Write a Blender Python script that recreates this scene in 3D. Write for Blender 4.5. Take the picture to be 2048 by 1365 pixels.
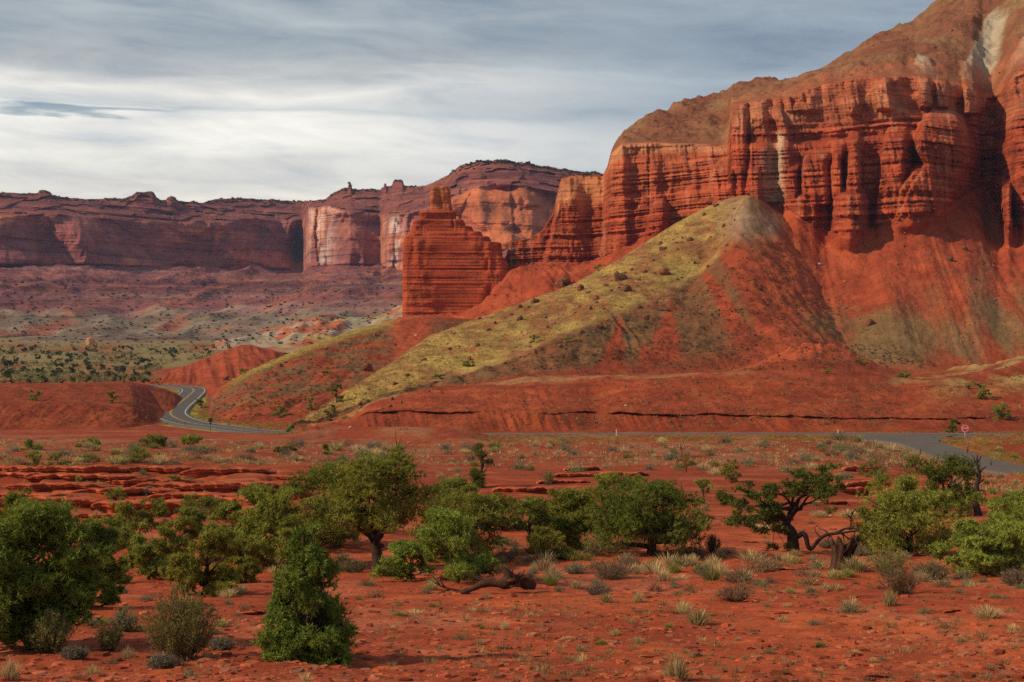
import bpy, math, random
import numpy as np

R = math.radians
S = bpy.context.scene
C = S.collection
for _o in list(bpy.data.objects):
    bpy.data.objects.remove(_o)

# ------------------------------------------------------------------ camera, world, sun, exposure
F, HZ = 3152.0, 640.0                      # focal length and horizon row, in pixels of a 2048 wide frame
cam_d = bpy.data.cameras.new("camera")
cam = bpy.data.objects.new("camera", cam_d)
C.objects.link(cam)
cam_d.sensor_width = 36.0
cam_d.lens = 36.0 * F / 2048.0
cam_d.shift_y = -(682.5 - HZ) / 2048.0
cam_d.clip_start, cam_d.clip_end = 0.5, 40000.0
cam.location = (0, 0, 0)
cam.rotation_euler = (R(90), 0, 0)
S.camera = cam

SUN_EL, SUN_BACK = 35.0, 15.0              # elevation; degrees behind the straight-left direction
W = bpy.data.worlds.new("World")
S.world = W
W.use_nodes = True
nt = W.node_tree
nt.nodes.clear()


def N(tree, typ, **kw):
    n = tree.nodes.new(typ)
    for k, v in kw.items():
        if k.startswith("i_"):
            key = k[2:]
            key = int(key) if key.isdigit() else key
            n.inputs[key].default_value = v
        else:
            setattr(n, k, v)
    return n


def L(tree, a, b):
    tree.links.new(a, b)


def M(tree, op, a, b=None, c=None, clamp=False):
    n = tree.nodes.new("ShaderNodeMath")
    n.operation = op
    n.use_clamp = clamp
    for i, v in enumerate((a, b, c)):
        if v is None:
            continue
        if isinstance(v, (int, float)):
            n.inputs[i].default_value = v
        else:
            tree.links.new(v, n.inputs[i])
    return n.outputs[0]


def ramp(tree, fac, stops, interp="LINEAR"):
    n = tree.nodes.new("ShaderNodeValToRGB")
    cr = n.color_ramp
    cr.interpolation = interp
    while len(cr.elements) < len(stops):
        cr.elements.new(0.5)
    for e, (p, c) in zip(cr.elements, stops):
        e.position = p
        e.color = (*c, 1) if len(c) == 3 else c
    tree.links.new(fac, n.inputs[0])
    return n.outputs[0]


def mix(tree, fac, a, b, blend="MIX"):
    n = tree.nodes.new("ShaderNodeMix")
    n.data_type = "RGBA"
    n.blend_type = blend
    for idx, v in ((0, fac), (6, a), (7, b)):
        if isinstance(v, (int, float)):
            n.inputs[idx].default_value = v
        elif isinstance(v, tuple):
            n.inputs[idx].default_value = (*v, 1)
        else:
            tree.links.new(v, n.inputs[idx])
    return n.outputs[2]


def build_sky():
    tc = N(nt, "ShaderNodeTexCoord")
    sep = N(nt, "ShaderNodeSeparateXYZ")
    L(nt, tc.outputs["Generated"], sep.inputs[0])
    x, y, z = sep.outputs
    hor = M(nt, "SQRT", M(nt, "ADD", M(nt, "MULTIPLY", x, x), M(nt, "MULTIPLY", y, y)))
    el = M(nt, "DIVIDE", z, M(nt, "MAXIMUM", hor, 0.02))          # tangent of the elevation
    az = M(nt, "ARCTAN2", x, y)                                    # azimuth from +Y, clockwise
    # wavy stratus sheets: noise strongly stretched along the horizon
    comb = N(nt, "ShaderNodeCombineXYZ")
    L(nt, M(nt, "MULTIPLY", az, 5.0), comb.inputs[0])
    L(nt, M(nt, "MULTIPLY", el, 36.0), comb.inputs[1])
    n1 = N(nt, "ShaderNodeTexNoise", i_Scale=1.0, i_Detail=8.0, i_Roughness=0.5, i_Distortion=0.5)
    L(nt, comb.outputs[0], n1.inputs["Vector"])
    comb2 = N(nt, "ShaderNodeCombineXYZ")
    L(nt, M(nt, "ADD", M(nt, "MULTIPLY", az, 11.0), M(nt, "MULTIPLY", el, 9.0)), comb2.inputs[0])
    L(nt, M(nt, "ADD", M(nt, "MULTIPLY", el, 50.0), M(nt, "MULTIPLY", az, 1.6)), comb2.inputs[1])
    comb2.inputs[2].default_value = 4.7
    n2 = N(nt, "ShaderNodeTexNoise", i_Scale=1.0, i_Detail=10.0, i_Roughness=0.58, i_Distortion=0.35)
    L(nt, comb2.outputs[0], n2.inputs["Vector"])
    wob = M(nt, "MULTIPLY", M(nt, "SUBTRACT", n1.outputs[0], 0.5), 0.045)
    v = M(nt, "ADD", el, wob)
    f = M(nt, "DIVIDE", v, 0.5, clamp=True)
    left = ramp(nt, f, [(0.0, (.62, .60, .55)), (0.15, (.90, .86, .77)), (0.178, (.72, .72, .69)), (0.20, (.78, .78, .74)),
                        (0.222, (.94, .93, .87)), (0.248, (.92, .91, .86)), (0.262, (.62, .66, .67)), (0.285, (.88, .87, .82)), (0.31, (.52, .55, .56)),
                        (0.335, (.44, .48, .50)), (0.36, (.38, .44, .48)), (0.385, (.46, .51, .54)), (0.41, (.36, .42, .47)), (0.55, (.32, .38, .43)), (1, (.28, .33, .38))])
    right = ramp(nt, f, [(0.0, (.56, .58, .58)), (0.17, (.55, .60, .63)), (0.20, (.60, .64, .66)), (0.24, (.44, .50, .55)), (0.27, (.32, .40, .47)), (0.30, (.40, .47, .53)),
                         (0.34, (.27, .34, .42)), (0.40, (.31, .38, .45)), (0.50, (.25, .31, .39)), (1, (.27, .32, .38))])
    side = N(nt, "ShaderNodeMapRange", interpolation_type="SMOOTHSTEP")
    L(nt, M(nt, "ADD", az, M(nt, "MULTIPLY", M(nt, "SUBTRACT", n2.outputs[0], .5), .18)), side.inputs[0])
    side.inputs[1].default_value, side.inputs[2].default_value = -0.12, 0.16
    clouds = mix(nt, side.outputs[0], left, right)
    st = ramp(nt, n2.outputs[0], [(0.28, (.68, .75, .83)), (0.47, (1, 1, 1)), (0.66, (1.22, 1.20, 1.15))])
    clouds = mix(nt, 1.0, clouds, st, "MULTIPLY")
    # blue openings between the sheets show the clear sky
    sky = N(nt, "ShaderNodeTexSky", sky_type="NISHITA", sun_disc=False)
    sky.sun_elevation, sky.sun_rotation = R(SUN_EL), R(-90 - SUN_BACK)
    clear = mix(nt, 1.0, sky.outputs[0], (.075, .075, .075), "MULTIPLY")

    def gap(a0, e0, wa, we):
        da = M(nt, "DIVIDE", M(nt, "SUBTRACT", az, a0), wa)
        de = M(nt, "DIVIDE", M(nt, "SUBTRACT", v, e0), we)
        d = M(nt, "ADD", M(nt, "MULTIPLY", da, da), M(nt, "MULTIPLY", de, de))
        d = M(nt, "ADD", d, M(nt, "MULTIPLY", M(nt, "SUBTRACT", n2.outputs[0], .5), 2.2))
        mr = N(nt, "ShaderNodeMapRange", interpolation_type="SMOOTHSTEP")
        L(nt, d, mr.inputs[0])
        mr.inputs[1].default_value, mr.inputs[2].default_value = 1.1, 0.1
        return mr.outputs[0]
    g = M(nt, "MULTIPLY", gap(-0.275, 0.1255, 0.06, 0.0035), 0.75)
    clear_deep = mix(nt, 1.0, clear, (.55, .85, 1.0), "MULTIPLY")
    total = mix(nt, g, clouds, clear_deep)
    total = mix(nt, 0.06, total, clear)
    low = N(nt, "ShaderNodeMapRange")
    L(nt, el, low.inputs[0])
    low.inputs[1].default_value, low.inputs[2].default_value = -0.05, 0.0
    total = mix(nt, low.outputs[0], (.16, .10, .07), total)
    bg = N(nt, "ShaderNodeBackground")
    L(nt, total, bg.inputs[0])
    bg.inputs[1].default_value = 1.0
    out = N(nt, "ShaderNodeOutputWorld")
    L(nt, bg.outputs[0], out.inputs[0])


build_sky()
sun_d = bpy.data.lights.new("sun", "SUN")
sun_d.energy, sun_d.angle, sun_d.color = 3.9, R(2.5), (1.0, 0.80, 0.56)
sun = bpy.data.objects.new("sun", sun_d)
C.objects.link(sun)
_e, _b = R(SUN_EL), R(SUN_BACK)
SUNV = np.array([-math.cos(_e) * math.cos(_b), -math.cos(_e) * math.sin(_b), math.sin(_e)])
import mathutils
sun.rotation_euler = mathutils.Vector(SUNV).to_track_quat("Z", "Y").to_euler()
S.view_settings.view_transform = "Standard"
S.view_settings.look = "None"
S.view_settings.exposure = 0.0
S.view_settings.gamma = 1.0
S.render.engine = "CYCLES"
S.cycles.max_bounces = 5
S.cycles.diffuse_bounces = 3
S.cycles.transparent_max_bounces = 6
S.cycles.volume_bounces = 0
S.cycles.use_denoising = False

# ------------------------------------------------------------------ noise and small maths
_rs = np.random.RandomState(7)
_PERM = np.tile(_rs.permutation(256), 3).astype(np.int32)
_G = _rs.normal(size=(256, 3)).astype(np.float32)
_G /= np.linalg.norm(_G, axis=1)[:, None]


def perlin(x, y, z=None):
    x = np.asarray(x, np.float32)
    y = np.asarray(y, np.float32)
    z = np.zeros_like(x) if z is None else np.asarray(z, np.float32)
    x, y, z = np.broadcast_arrays(x, y, z)
    xi, yi, zi = np.floor(x), np.floor(y), np.floor(z)
    xf, yf, zf = x - xi, y - yi, z - zi
    xi, yi, zi = xi.astype(np.int32) & 255, yi.astype(np.int32) & 255, zi.astype(np.int32) & 255
    u = xf * xf * xf * (xf * (xf * 6 - 15) + 10)
    v = yf * yf * yf * (yf * (yf * 6 - 15) + 10)
    w = zf * zf * zf * (zf * (zf * 6 - 15) + 10)
    out = 0.0
    for dx in (0, 1):
        wx = u if dx else 1 - u
        a = _PERM[xi + dx]
        for dy in (0, 1):
            wy = v if dy else 1 - v
            b = _PERM[(a + yi + dy)]
            for dz in (0, 1):
                wz = w if dz else 1 - w
                g = _G[_PERM[b + zi + dz] & 255]
                out = out + wx * wy * wz * (g[..., 0] * (xf - dx) + g[..., 1] * (yf - dy) + g[..., 2] * (zf - dz))
    return out * 1.5


def fbm(x, y, z=None, o=4, gain=0.5):
    z = np.zeros_like(np.asarray(x, np.float32)) if z is None else z
    s, a, f = 0.0, 1.0, 1.0
    for k in range(o):
        s = s + a * perlin(x * f + 17.3 * k, y * f - 9.1 * k, z * f + 3.7 * k)
        a *= gain
        f *= 2.03
    return s


def ridged(x, y, z=None, o=3):
    z = np.zeros_like(np.asarray(x, np.float32)) if z is None else z
    s, a, f = 0.0, 1.0, 1.0
    for k in range(o):
        s = s + a * (1 - 2 * np.abs(perlin(x * f + 5.3 * k, y * f + 1.1 * k, z * f - 3.7 * k)))
        a *= 0.5
        f *= 2.1
    return s


def cellrand(i, seed=0):
    i = np.asarray(np.floor(i)).astype(np.int64)
    h = (i * 374761393 + seed * 668265263) & 0x7fffffff
    h = ((h ^ (h >> 13)) * 1274126177) & 0x7fffffff
    return ((h ^ (h >> 16)) & 0xffff) / 32767.5 - 1.0


def sst(a, b, x):
    t = np.clip((x - a) / (b - a), 0, 1)
    return t * t * (3 - 2 * t)


def lerp(a, b, t):
    return a + (b - a) * t


def cmix(c, d, m):
    d = np.asarray(d, np.float32)
    return c + (d - c) * np.asarray(m)[..., None]


def pt(px, py, Y):
    return np.array([(px - 1024) / F * Y, Y, -(py - HZ) / F * Y])


def proj(p):
    return 1024 + F * p[..., 0] / p[..., 1], HZ - F * p[..., 2] / p[..., 1]


# ------------------------------------------------------------------ object helpers
def tag(o, label=None, cat=None, group=None, kind=None):
    for k, v in (("label", label), ("category", cat), ("group", group), ("kind", kind)):
        if v:
            o[k] = v
    return o


def raw_mesh(name, V, faces_tri=None, faces_quad=None, col=None, smooth=True):
    V = np.asarray(V, np.float32).reshape(-1, 3)
    me = bpy.data.meshes.new(name)
    me.vertices.add(len(V))
    me.vertices.foreach_set("co", V.ravel())
    li, st, off = [], [], 0
    for f, k in ((faces_tri, 3), (faces_quad, 4)):
        if f is None or len(f) == 0:
            continue
        f = np.asarray(f, np.int32).reshape(-1, k)
        li.append(f.ravel())
        st.append(off + k * np.arange(len(f), dtype=np.int32))
        off += f.size
    li, st = np.concatenate(li), np.concatenate(st)
    me.loops.add(len(li))
    me.loops.foreach_set("vertex_index", li)
    me.polygons.add(len(st))
    me.polygons.foreach_set("loop_start", st)
    me.update(calc_edges=True)
    me.polygons.foreach_set("use_smooth", np.full(len(st), smooth, bool))
    if col is not None:
        a = me.attributes.new("albedo", "FLOAT_COLOR", "POINT")
        c4 = np.ones((len(V), 4), np.float32)
        col = np.asarray(col, np.float32)
        col = col.reshape(-1, col.shape[-1])
        c4[:, :col.shape[1]] = col
        a.data.foreach_set("color", c4.ravel())
    return me


def link(name, me, mat=None, parent=None, loc=None, rot=None, scale=None):
    o = bpy.data.objects.new(name, me)
    C.objects.link(o)
    if mat is not None and me is not None and len(me.materials) == 0:
        me.materials.append(mat)
    if parent is not None:
        o.parent = parent
    if loc is not None:
        o.location = loc
    if rot is not None:
        o.rotation_euler = rot
    if scale is not None:
        o.scale = (scale,) * 3 if isinstance(scale, (int, float)) else scale
    return o


class Geo:
    """collects verts, tris, quads and per-vertex colours for one mesh"""

    def __init__(self):
        self.v, self.t, self.q, self.c, self.n = [], [], [], [], 0

    def add(self, V, t=None, q=None, c=(1, 1, 1)):
        V = np.asarray(V, np.float32).reshape(-1, 3)
        if t is not None and len(t):
            self.t.append(np.asarray(t, np.int32).reshape(-1, 3) + self.n)
        if q is not None and len(q):
            self.q.append(np.asarray(q, np.int32).reshape(-1, 4) + self.n)
        cc = np.asarray(c, np.float32)
        self.c.append(np.broadcast_to(cc, V.shape) if cc.ndim == 1 else cc.reshape(-1, 3))
        self.v.append(V)
        self.n += len(V)

    def tube(self, path, rad, n=7, c=(1, 1, 1), cap=True):
        P = np.asarray(path, float)
        k = len(P)
        rad = np.broadcast_to(np.asarray(rad, float), (k,))
        T = np.gradient(P, axis=0)
        T /= np.linalg.norm(T, axis=1)[:, None] + 1e-9
        ref = np.array([0.31, 0.83, 0.2]) if abs(T[0][2]) > .6 else np.array([0.1, .2, 1.0])
        A = np.cross(T, ref)
        A /= np.linalg.norm(A, axis=1)[:, None] + 1e-9
        B = np.cross(T, A)
        th = np.arange(n) * 2 * math.pi / n
        ring = P[:, None] + rad[:, None, None] * (np.cos(th)[None, :, None] * A[:, None] + np.sin(th)[None, :, None] * B[:, None])
        V = ring.reshape(-1, 3)
        i = np.arange(k - 1)[:, None] * n
        j = np.arange(n)[None]
        a = i + j
        b = i + (j + 1) % n
        q = np.stack([a, b, b + n, a + n], -1).reshape(-1, 4)
        t = []
        if cap:
            V = np.concatenate([V, P[:1], P[-1:]])
            m = k * n
            for jj in range(n):
                t.append((m, (jj + 1) % n, jj))
                t.append((m + 1, m - n + jj, m - n + (jj + 1) % n))
        self.add(V, t, q, c)

    def mesh(self, name, smooth=True):
        return raw_mesh(name, np.concatenate(self.v), np.concatenate(self.t) if self.t else None,
                        np.concatenate(self.q) if self.q else None, np.concatenate(self.c), smooth)


def box_geo(g, x0, x1, y0, y1, z0, z1, c):
    V = [(x, y, z) for z in (z0, z1) for y in (y0, y1) for x in (x0, x1)]
    g.add(V, None, [(0, 2, 3, 1), (4, 5, 7, 6), (0, 1, 5, 4), (2, 6, 7, 3), (0, 4, 6, 2), (1, 3, 7, 5)], c)


# ------------------------------------------------------------------ materials
def mat_ground(name, s1, s2, bump, dist, var=0.35, rough=0.95, strat=None):
    """albedo attribute x fine noise, with bump from the same noise"""
    m = bpy.data.materials.new(name)
    m.use_nodes = True
    t = m.node_tree
    t.nodes.clear()
    at = N(t, "ShaderNodeAttribute", attribute_name="albedo")
    geo = N(t, "ShaderNodeNewGeometry")
    n1 = N(t, "ShaderNodeTexNoise", i_Scale=s1, i_Detail=6.0, i_Roughness=0.65)
    L(t, geo.outputs["Position"], n1.inputs["Vector"])
    n2 = N(t, "ShaderNodeTexNoise", i_Scale=s2, i_Detail=5.0, i_Roughness=0.7)
    L(t, geo.outputs["Position"], n2.inputs["Vector"])
    f = ramp(t, n1.outputs[0], [(0.3, (1 - var,) * 3), (0.5, (1, 1, 1)), (0.7, (1 + var,) * 3)])
    col = mix(t, 1.0, at.outputs["Color"], f, "MULTIPLY")
    f2 = ramp(t, n2.outputs[0], [(0.32, (1 - var * .8,) * 3), (0.5, (1, 1, 1)), (0.68, (1 + var * .7,) * 3)])
    col = mix(t, 1.0, col, f2, "MULTIPLY")
    h = M(t, "ADD", M(t, "MULTIPLY", n1.outputs[0], 0.6), M(t, "MULTIPLY", n2.outputs[0], 0.4))
    if strat:
        mp = N(t, "ShaderNodeMapping")
        mp.inputs["Scale"].default_value = (0.012 * strat, 0.012 * strat, strat)
        L(t, geo.outputs["Position"], mp.inputs[0])
        n3 = N(t, "ShaderNodeTexNoise", i_Scale=1.0, i_Detail=5.0, i_Roughness=0.7)
        L(t, mp.outputs[0], n3.inputs["Vector"])
        f3 = ramp(t, n3.outputs[0], [(0.36, (.50, .46, .45)), (0.47, (1, 1, 1)), (0.66, (1.18, 1.18, 1.18))])
        col = mix(t, M(t, "MULTIPLY", at.outputs["Alpha"], 0.85), col, f3, "MULTIPLY")
        h = M(t, "ADD", h, M(t, "MULTIPLY", M(t, "MULTIPLY", n3.outputs[0], at.outputs["Alpha"]), 0.9))
    bp = N(t, "ShaderNodeBump")
    bp.inputs["Strength"].default_value = bump
    bp.inputs["Distance"].default_value = dist
    L(t, h, bp.inputs["Height"])
    b = N(t, "ShaderNodeBsdfPrincipled")
    L(t, col, b.inputs["Base Color"])
    b.inputs["Roughness"].default_value = rough
    b.inputs["Specular IOR Level"].default_value = 0.08
    L(t, bp.outputs[0], b.inputs["Normal"])
    o = N(t, "ShaderNodeOutputMaterial")
    L(t, b.outputs[0], o.inputs[0])
    return m


def mat_leaf(name, trans=0.3):
    m = bpy.data.materials.new(name)
    m.use_nodes = True
    t = m.node_tree
    t.nodes.clear()
    at = N(t, "ShaderNodeAttribute", attribute_name="albedo")
    oi = N(t, "ShaderNodeObjectInfo")
    hv = N(t, "ShaderNodeHueSaturation")
    L(t, M(t, "ADD", 0.487, M(t, "MULTIPLY", oi.outputs["Random"], 0.026)), hv.inputs["Hue"])
    L(t, M(t, "ADD", 0.85, M(t, "MULTIPLY", oi.outputs["Random"], 0.3)), hv.inputs["Value"])
    L(t, at.outputs["Color"], hv.inputs["Color"])
    d = N(t, "ShaderNodeBsdfDiffuse")
    tr = N(t, "ShaderNodeBsdfTranslucent")
    L(t, hv.outputs[0], d.inputs[0])
    L(t, hv.outputs[0], tr.inputs[0])
    mx = N(t, "ShaderNodeMixShader")
    mx.inputs[0].default_value = trans
    L(t, d.outputs[0], mx.inputs[1])
    L(t, tr.outputs[0], mx.inputs[2])
    o = N(t, "ShaderNodeOutputMaterial")
    L(t, mx.outputs[0], o.inputs[0])
    return m


def mat_plain(name, col, rough=0.6, metal=0.0, scale=20.0, var=0.15):
    m = bpy.data.materials.new(name)
    m.use_nodes = True
    t = m.node_tree
    b = t.nodes["Principled BSDF"]
    geo = N(t, "ShaderNodeNewGeometry")
    n1 = N(t, "ShaderNodeTexNoise", i_Scale=scale, i_Detail=5.0)
    L(t, geo.outputs["Position"], n1.inputs["Vector"])
    f = ramp(t, n1.outputs[0], [(0.3, (1 - var,) * 3), (0.7, (1 + var,) * 3)])
    L(t, mix(t, 1.0, col, f, "MULTIPLY"), b.inputs["Base Color"])
    b.inputs["Roughness"].default_value = rough
    b.inputs["Metallic"].default_value = metal
    return m


MAT = dict(
    soil=mat_ground("red_soil", 1.1, 9.0, 0.9, 0.12, 0.30),
    hill=mat_ground("hill_soil", 0.22, 1.3, 0.9, 0.8, 0.30),
    cliff=mat_ground("layered_red_rock", 0.12, 0.8, 0.9, 1.3, 0.26, strat=0.8),
    mesa=mat_ground("far_red_rock", 0.02, 0.11, 1.0, 8.0, 0.30, strat=0.10),
    rock=mat_ground("sandstone", 1.2, 6.0, 0.8, 0.12, 0.25, strat=3.0),
    bark=mat_ground("bark", 6.0, 40.0, 0.9, 0.04, 0.35),
    leaf=mat_leaf("foliage", 0.28),
    dry=mat_leaf("dry_grass_blades", 0.35),
    asphalt=mat_ground("asphalt", 0.25, 6.0, 0.3, 0.02, 0.12, 0.9),
    paint=mat_plain("line_paint_white", (.62, .62, .58), 0.7),
    yellow=mat_plain("line_paint_yellow", (.62, .36, .06), 0.7),
    steel=mat_plain("galvanised_steel", (.42, .42, .41), 0.5, 0.6),
    red=mat_plain("sign_red", (.55, .02, .03), 0.45),
    white=mat_plain("sign_white", (.8, .8, .78), 0.45),
    brown=mat_plain("brown_post_paint", (.09, .045, .03), 0.8),
    back=mat_plain("weathered_sign_back", (.07, .05, .045), 0.7),
)

RED = np.array((.385, .074, .029))
DARK = np.array((.24, .045, .018))
ORANGE = np.array((.52, .13, .042))
OLIVE = np.array((.20, .125, .045))
GRASS = np.array((.36, .27, .065))
GREY = np.array((.27, .22, .17))
PURPLE = np.array((.24, .085, .075))
CREAM = np.array((.56, .40, .27))

# ------------------------------------------------------------------ lofted land surfaces
GRIDS = []


def columns(lo, hi, step, far_lo=-1300, far_hi=3350, far=28):
    a = np.arange(lo, hi + .1, step)
    l = np.arange(far_lo, lo, far) if far_lo is not None and far_lo < lo else np.array([])
    r = np.arange(hi + far, far_hi, far) if far_hi is not None and far_hi > hi else np.array([])
    return np.concatenate([l, a, r])


def blur(A, n, axis):
    for _ in range(n):
        B = A.copy()
        s = [slice(None)] * A.ndim
        lo, mi, hi = s[:], s[:], s[:]
        lo[axis], mi[axis], hi[axis] = slice(0, -2), slice(1, -1), slice(2, None)
        B[tuple(mi)] = 0.25 * A[tuple(lo)] + 0.5 * A[tuple(mi)] + 0.25 * A[tuple(hi)]
        A = B
    return A


def loft(pxs, lines, rows, smooth_v=2, smooth_u=2):
    """surface through polylines given as (px, py, depth); rows per gap; returns P (nv,nu,3) and line parameter (nv)"""
    Ls = []
    for ln in lines:
        ln = np.array(ln, float)
        py = np.interp(pxs, ln[:, 0], ln[:, 1])
        Y = np.interp(pxs, ln[:, 0], ln[:, 2])
        Ls.append(np.stack([(pxs - 1024) / F * Y, Y, -(py - HZ) / F * Y], -1))
    out, par = [], []
    for i, n in enumerate(rows):
        for k in range(n):
            t = k / n
            out.append(lerp(Ls[i], Ls[i + 1], t))
            par.append(i + t)
    out.append(Ls[-1])
    par.append(len(rows))
    P = np.array(out)
    P = blur(P, smooth_v, 0)
    P = blur(P, smooth_u, 1)
    return P, np.array(par)


def normals(P):
    du = np.gradient(P, axis=1)
    dv = np.gradient(P, axis=0)
    n = np.cross(du, dv)
    return n / (np.linalg.norm(n, axis=-1, keepdims=True) + 1e-9)


def grid_obj(name, P, col, mat, pxs, kind="structure", hit=True, label=None, cat=None):
    nv, nu = P.shape[:2]
    i = np.arange(nv - 1)[:, None] * nu
    j = np.arange(nu - 1)[None]
    a = i + j
    q = np.stack([a, a + 1, a + 1 + nu, a + nu], -1).reshape(-1, 4)
    me = raw_mesh(name, P, None, q, np.clip(col, 0.0, 0.95))
    o = link(name, me, mat)
    tag(o, label, cat, None, kind)
    if hit:
        qx, qy = proj(P)
        GRIDS.append((pxs, P, qy, name))
    return o


def hit(px, py, only=None):
    """first land surface seen through the frame point; returns world point"""
    best = None
    for pxs, P, qy, name in GRIDS:
        if only and name not in only:
            continue
        j = int(np.clip(np.searchsorted(pxs, px), 1, len(pxs) - 1))
        if px < pxs[0] or px > pxs[-1]:
            continue
        w = (px - pxs[j - 1]) / (pxs[j] - pxs[j - 1])
        col = lerp(qy[:, j - 1], qy[:, j], w)
        d = col - py
        k = np.nonzero((d[:-1] >= 0) & (d[1:] < 0))[0]
        if len(k) == 0:
            continue
        k = k[0]
        t = d[k] / (d[k] - d[k + 1])
        p = lerp(lerp(P[k, j - 1], P[k, j], w), lerp(P[k + 1, j - 1], P[k + 1, j], w), t)
        if best is None or p[1] < best[1]:
            best = p
    return best


# ---- the road's centre line, used to level the ground under it
def road_pts(seq, z):
    return np.array([pt(px, py, z * F / (HZ - py)) for px, py in seq])


def spline(P, step):
    P = np.asarray(P, float)
    out = []
    Q = np.concatenate([[2 * P[0] - P[1]], P, [2 * P[-1] - P[-2]]])
    for i in range(1, len(Q) - 2):
        n = max(2, int(np.linalg.norm(Q[i + 1] - Q[i]) / step))
        for k in range(n):
            t = k / n
            out.append(0.5 * ((2 * Q[i]) + (-Q[i - 1] + Q[i + 1]) * t + (2 * Q[i - 1] - 5 * Q[i] + 4 * Q[i + 1] - Q[i + 2]) * t * t
                              + (-Q[i - 1] + 3 * Q[i] - 3 * Q[i + 1] + Q[i + 2]) * t ** 3))
    out.append(P[-1])
    return np.array(out)


ROADZ = -23.0
main_ctrl = road_pts([(150, 769), (300, 770.5), (362, 773.5), (387, 780), (374, 795), (346, 818), (344, 832), (380, 846), (455, 856.5), (550, 866)], ROADZ)
main_ctrl = np.concatenate([main_ctrl, [[-26, 314, -22.7], [0, 306, -22.4], [40, 303, -22.1], [72, 301, -22], [105, 300, -22], [170, 302, -22], [260, 308, -22]]])
MAIN = spline(main_ctrl, 2.5)
side_ctrl = np.array([[70, 301, -21.98], [70.5, 286, -21.6], [70, 270, -21.2], [68.5, 252, -20.8], [67, 234, -20.5], [66, 218, -20.0], [65, 200, -19.3], [66, 175, -18.2]])
SIDE = spline(side_ctrl, 2.0)


def road_dist(X, Y, line):
    d = np.full(X.shape, 1e9)
    z = np.zeros(X.shape)
    for p in line[::2]:
        q = (X - p[0]) ** 2 + (Y - p[1]) ** 2
        m = q < d
        d[m] = q[m]
        z[m] = p[2]
    return np.sqrt(d), z


# ---- ground
def ground_z(PX, X, Y):
    ys = np.array([3, 6, 10, 20, 29, 45, 59, 75, 100, 125, 135, 150, 180, 230, 280, 300, 330, 420, 700, 1200, 1500, 2000, 3000, 16000.])
    zl = np.array([-1.9, -2.4, -3.3, -5, -6.3, -7.9, -9.2, -9.7, -12.6, -15.7, -15.0, -14.0, -15.7, -18.6, -21.2, -22.0, -22.9, -23.2, -23.2, -20, -15, -12, -12, -12])
    zr = np.array([-1.9, -2.4, -3.3, -5, -6.3, -7.9, -9.2, -10.3, -11.7, -13.6, -14.4, -15.2, -17.2, -19.6, -21.4, -22.0, -22.8, -23.2, -23.2, -20, -15, -12, -12, -12])
    a = np.interp(Y, ys, zl)
    b = np.interp(Y, ys, zr)
    m = sst(420, 900, PX)
    z = lerp(a, b, m)
    # local swells
    near = sst(20, 60, Y) * (1 - sst(260, 300, Y))
    z = z + near * 0.45 * fbm(X / 22, Y / 22, o=3) + 0.10 * fbm(X / 3.1, Y / 3.1, o=3) * sst(4, 12, Y) + 0.030 * fbm(X / .7, Y / .7, o=3) * (1 - sst(60, 120, Y))
    z = z + sst(500, 900, Y) * 4.0 * fbm(X / 160, Y / 160, o=3)
    # bank in front of the road at the picture's left middle, and the bank between the two roads
    z = z + 1.9 * np.exp(-((Y - 291) / 9) ** 2) * sst(545, 640, PX) * (1 - sst(900, 985, PX))
    z = z + .42 * np.exp(-((Y - 291) / 4) ** 2) * sst(900, 960, PX) * (1 - sst(1640, 1740, PX))
    bank = sst(1925, 1965, PX) * np.exp(-((Y - 272) / 14.0) ** 4)
    z = z - 1.5 * sst(1690, 1840, PX) * sst(160, 188, Y) * (1 - sst(240, 258, Y))
    z = z + 0.9 * bank * (1 + .25 * fbm(X / 3, Y / 6, o=2))
    # terraces of the wash
    zone = sst(100, 112, Y) * (1 - sst(158, 172, Y)) * (1 - sst(560, 760, PX))
    zone = np.maximum(zone, sst(96, 104, Y) * (1 - sst(140, 165, Y)) * sst(920, 1000, PX) * (1 - sst(1180, 1260, PX)) * .9)
    zone = np.maximum(zone, sst(100, 110, Y) * (1 - sst(190, 215, Y)) * sst(1640, 1700, PX) * .8)
    h = 0.75
    q = z / h + 0.8 * fbm(X / 9, Y / 9, o=2)
    fl = np.floor(q)
    zt = (fl + sst(0.72, 0.98, q - fl) - 0.8 * fbm(X / 9, Y / 9, o=2)) * h
    z = lerp(z, zt, zone * .9)
    # slickrock hollows near the wash
    z = z - 0.9 * np.exp(-((Y - 128) / 10) ** 2 - ((PX - 1730) / 60) ** 2)
    return z, zone


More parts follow.
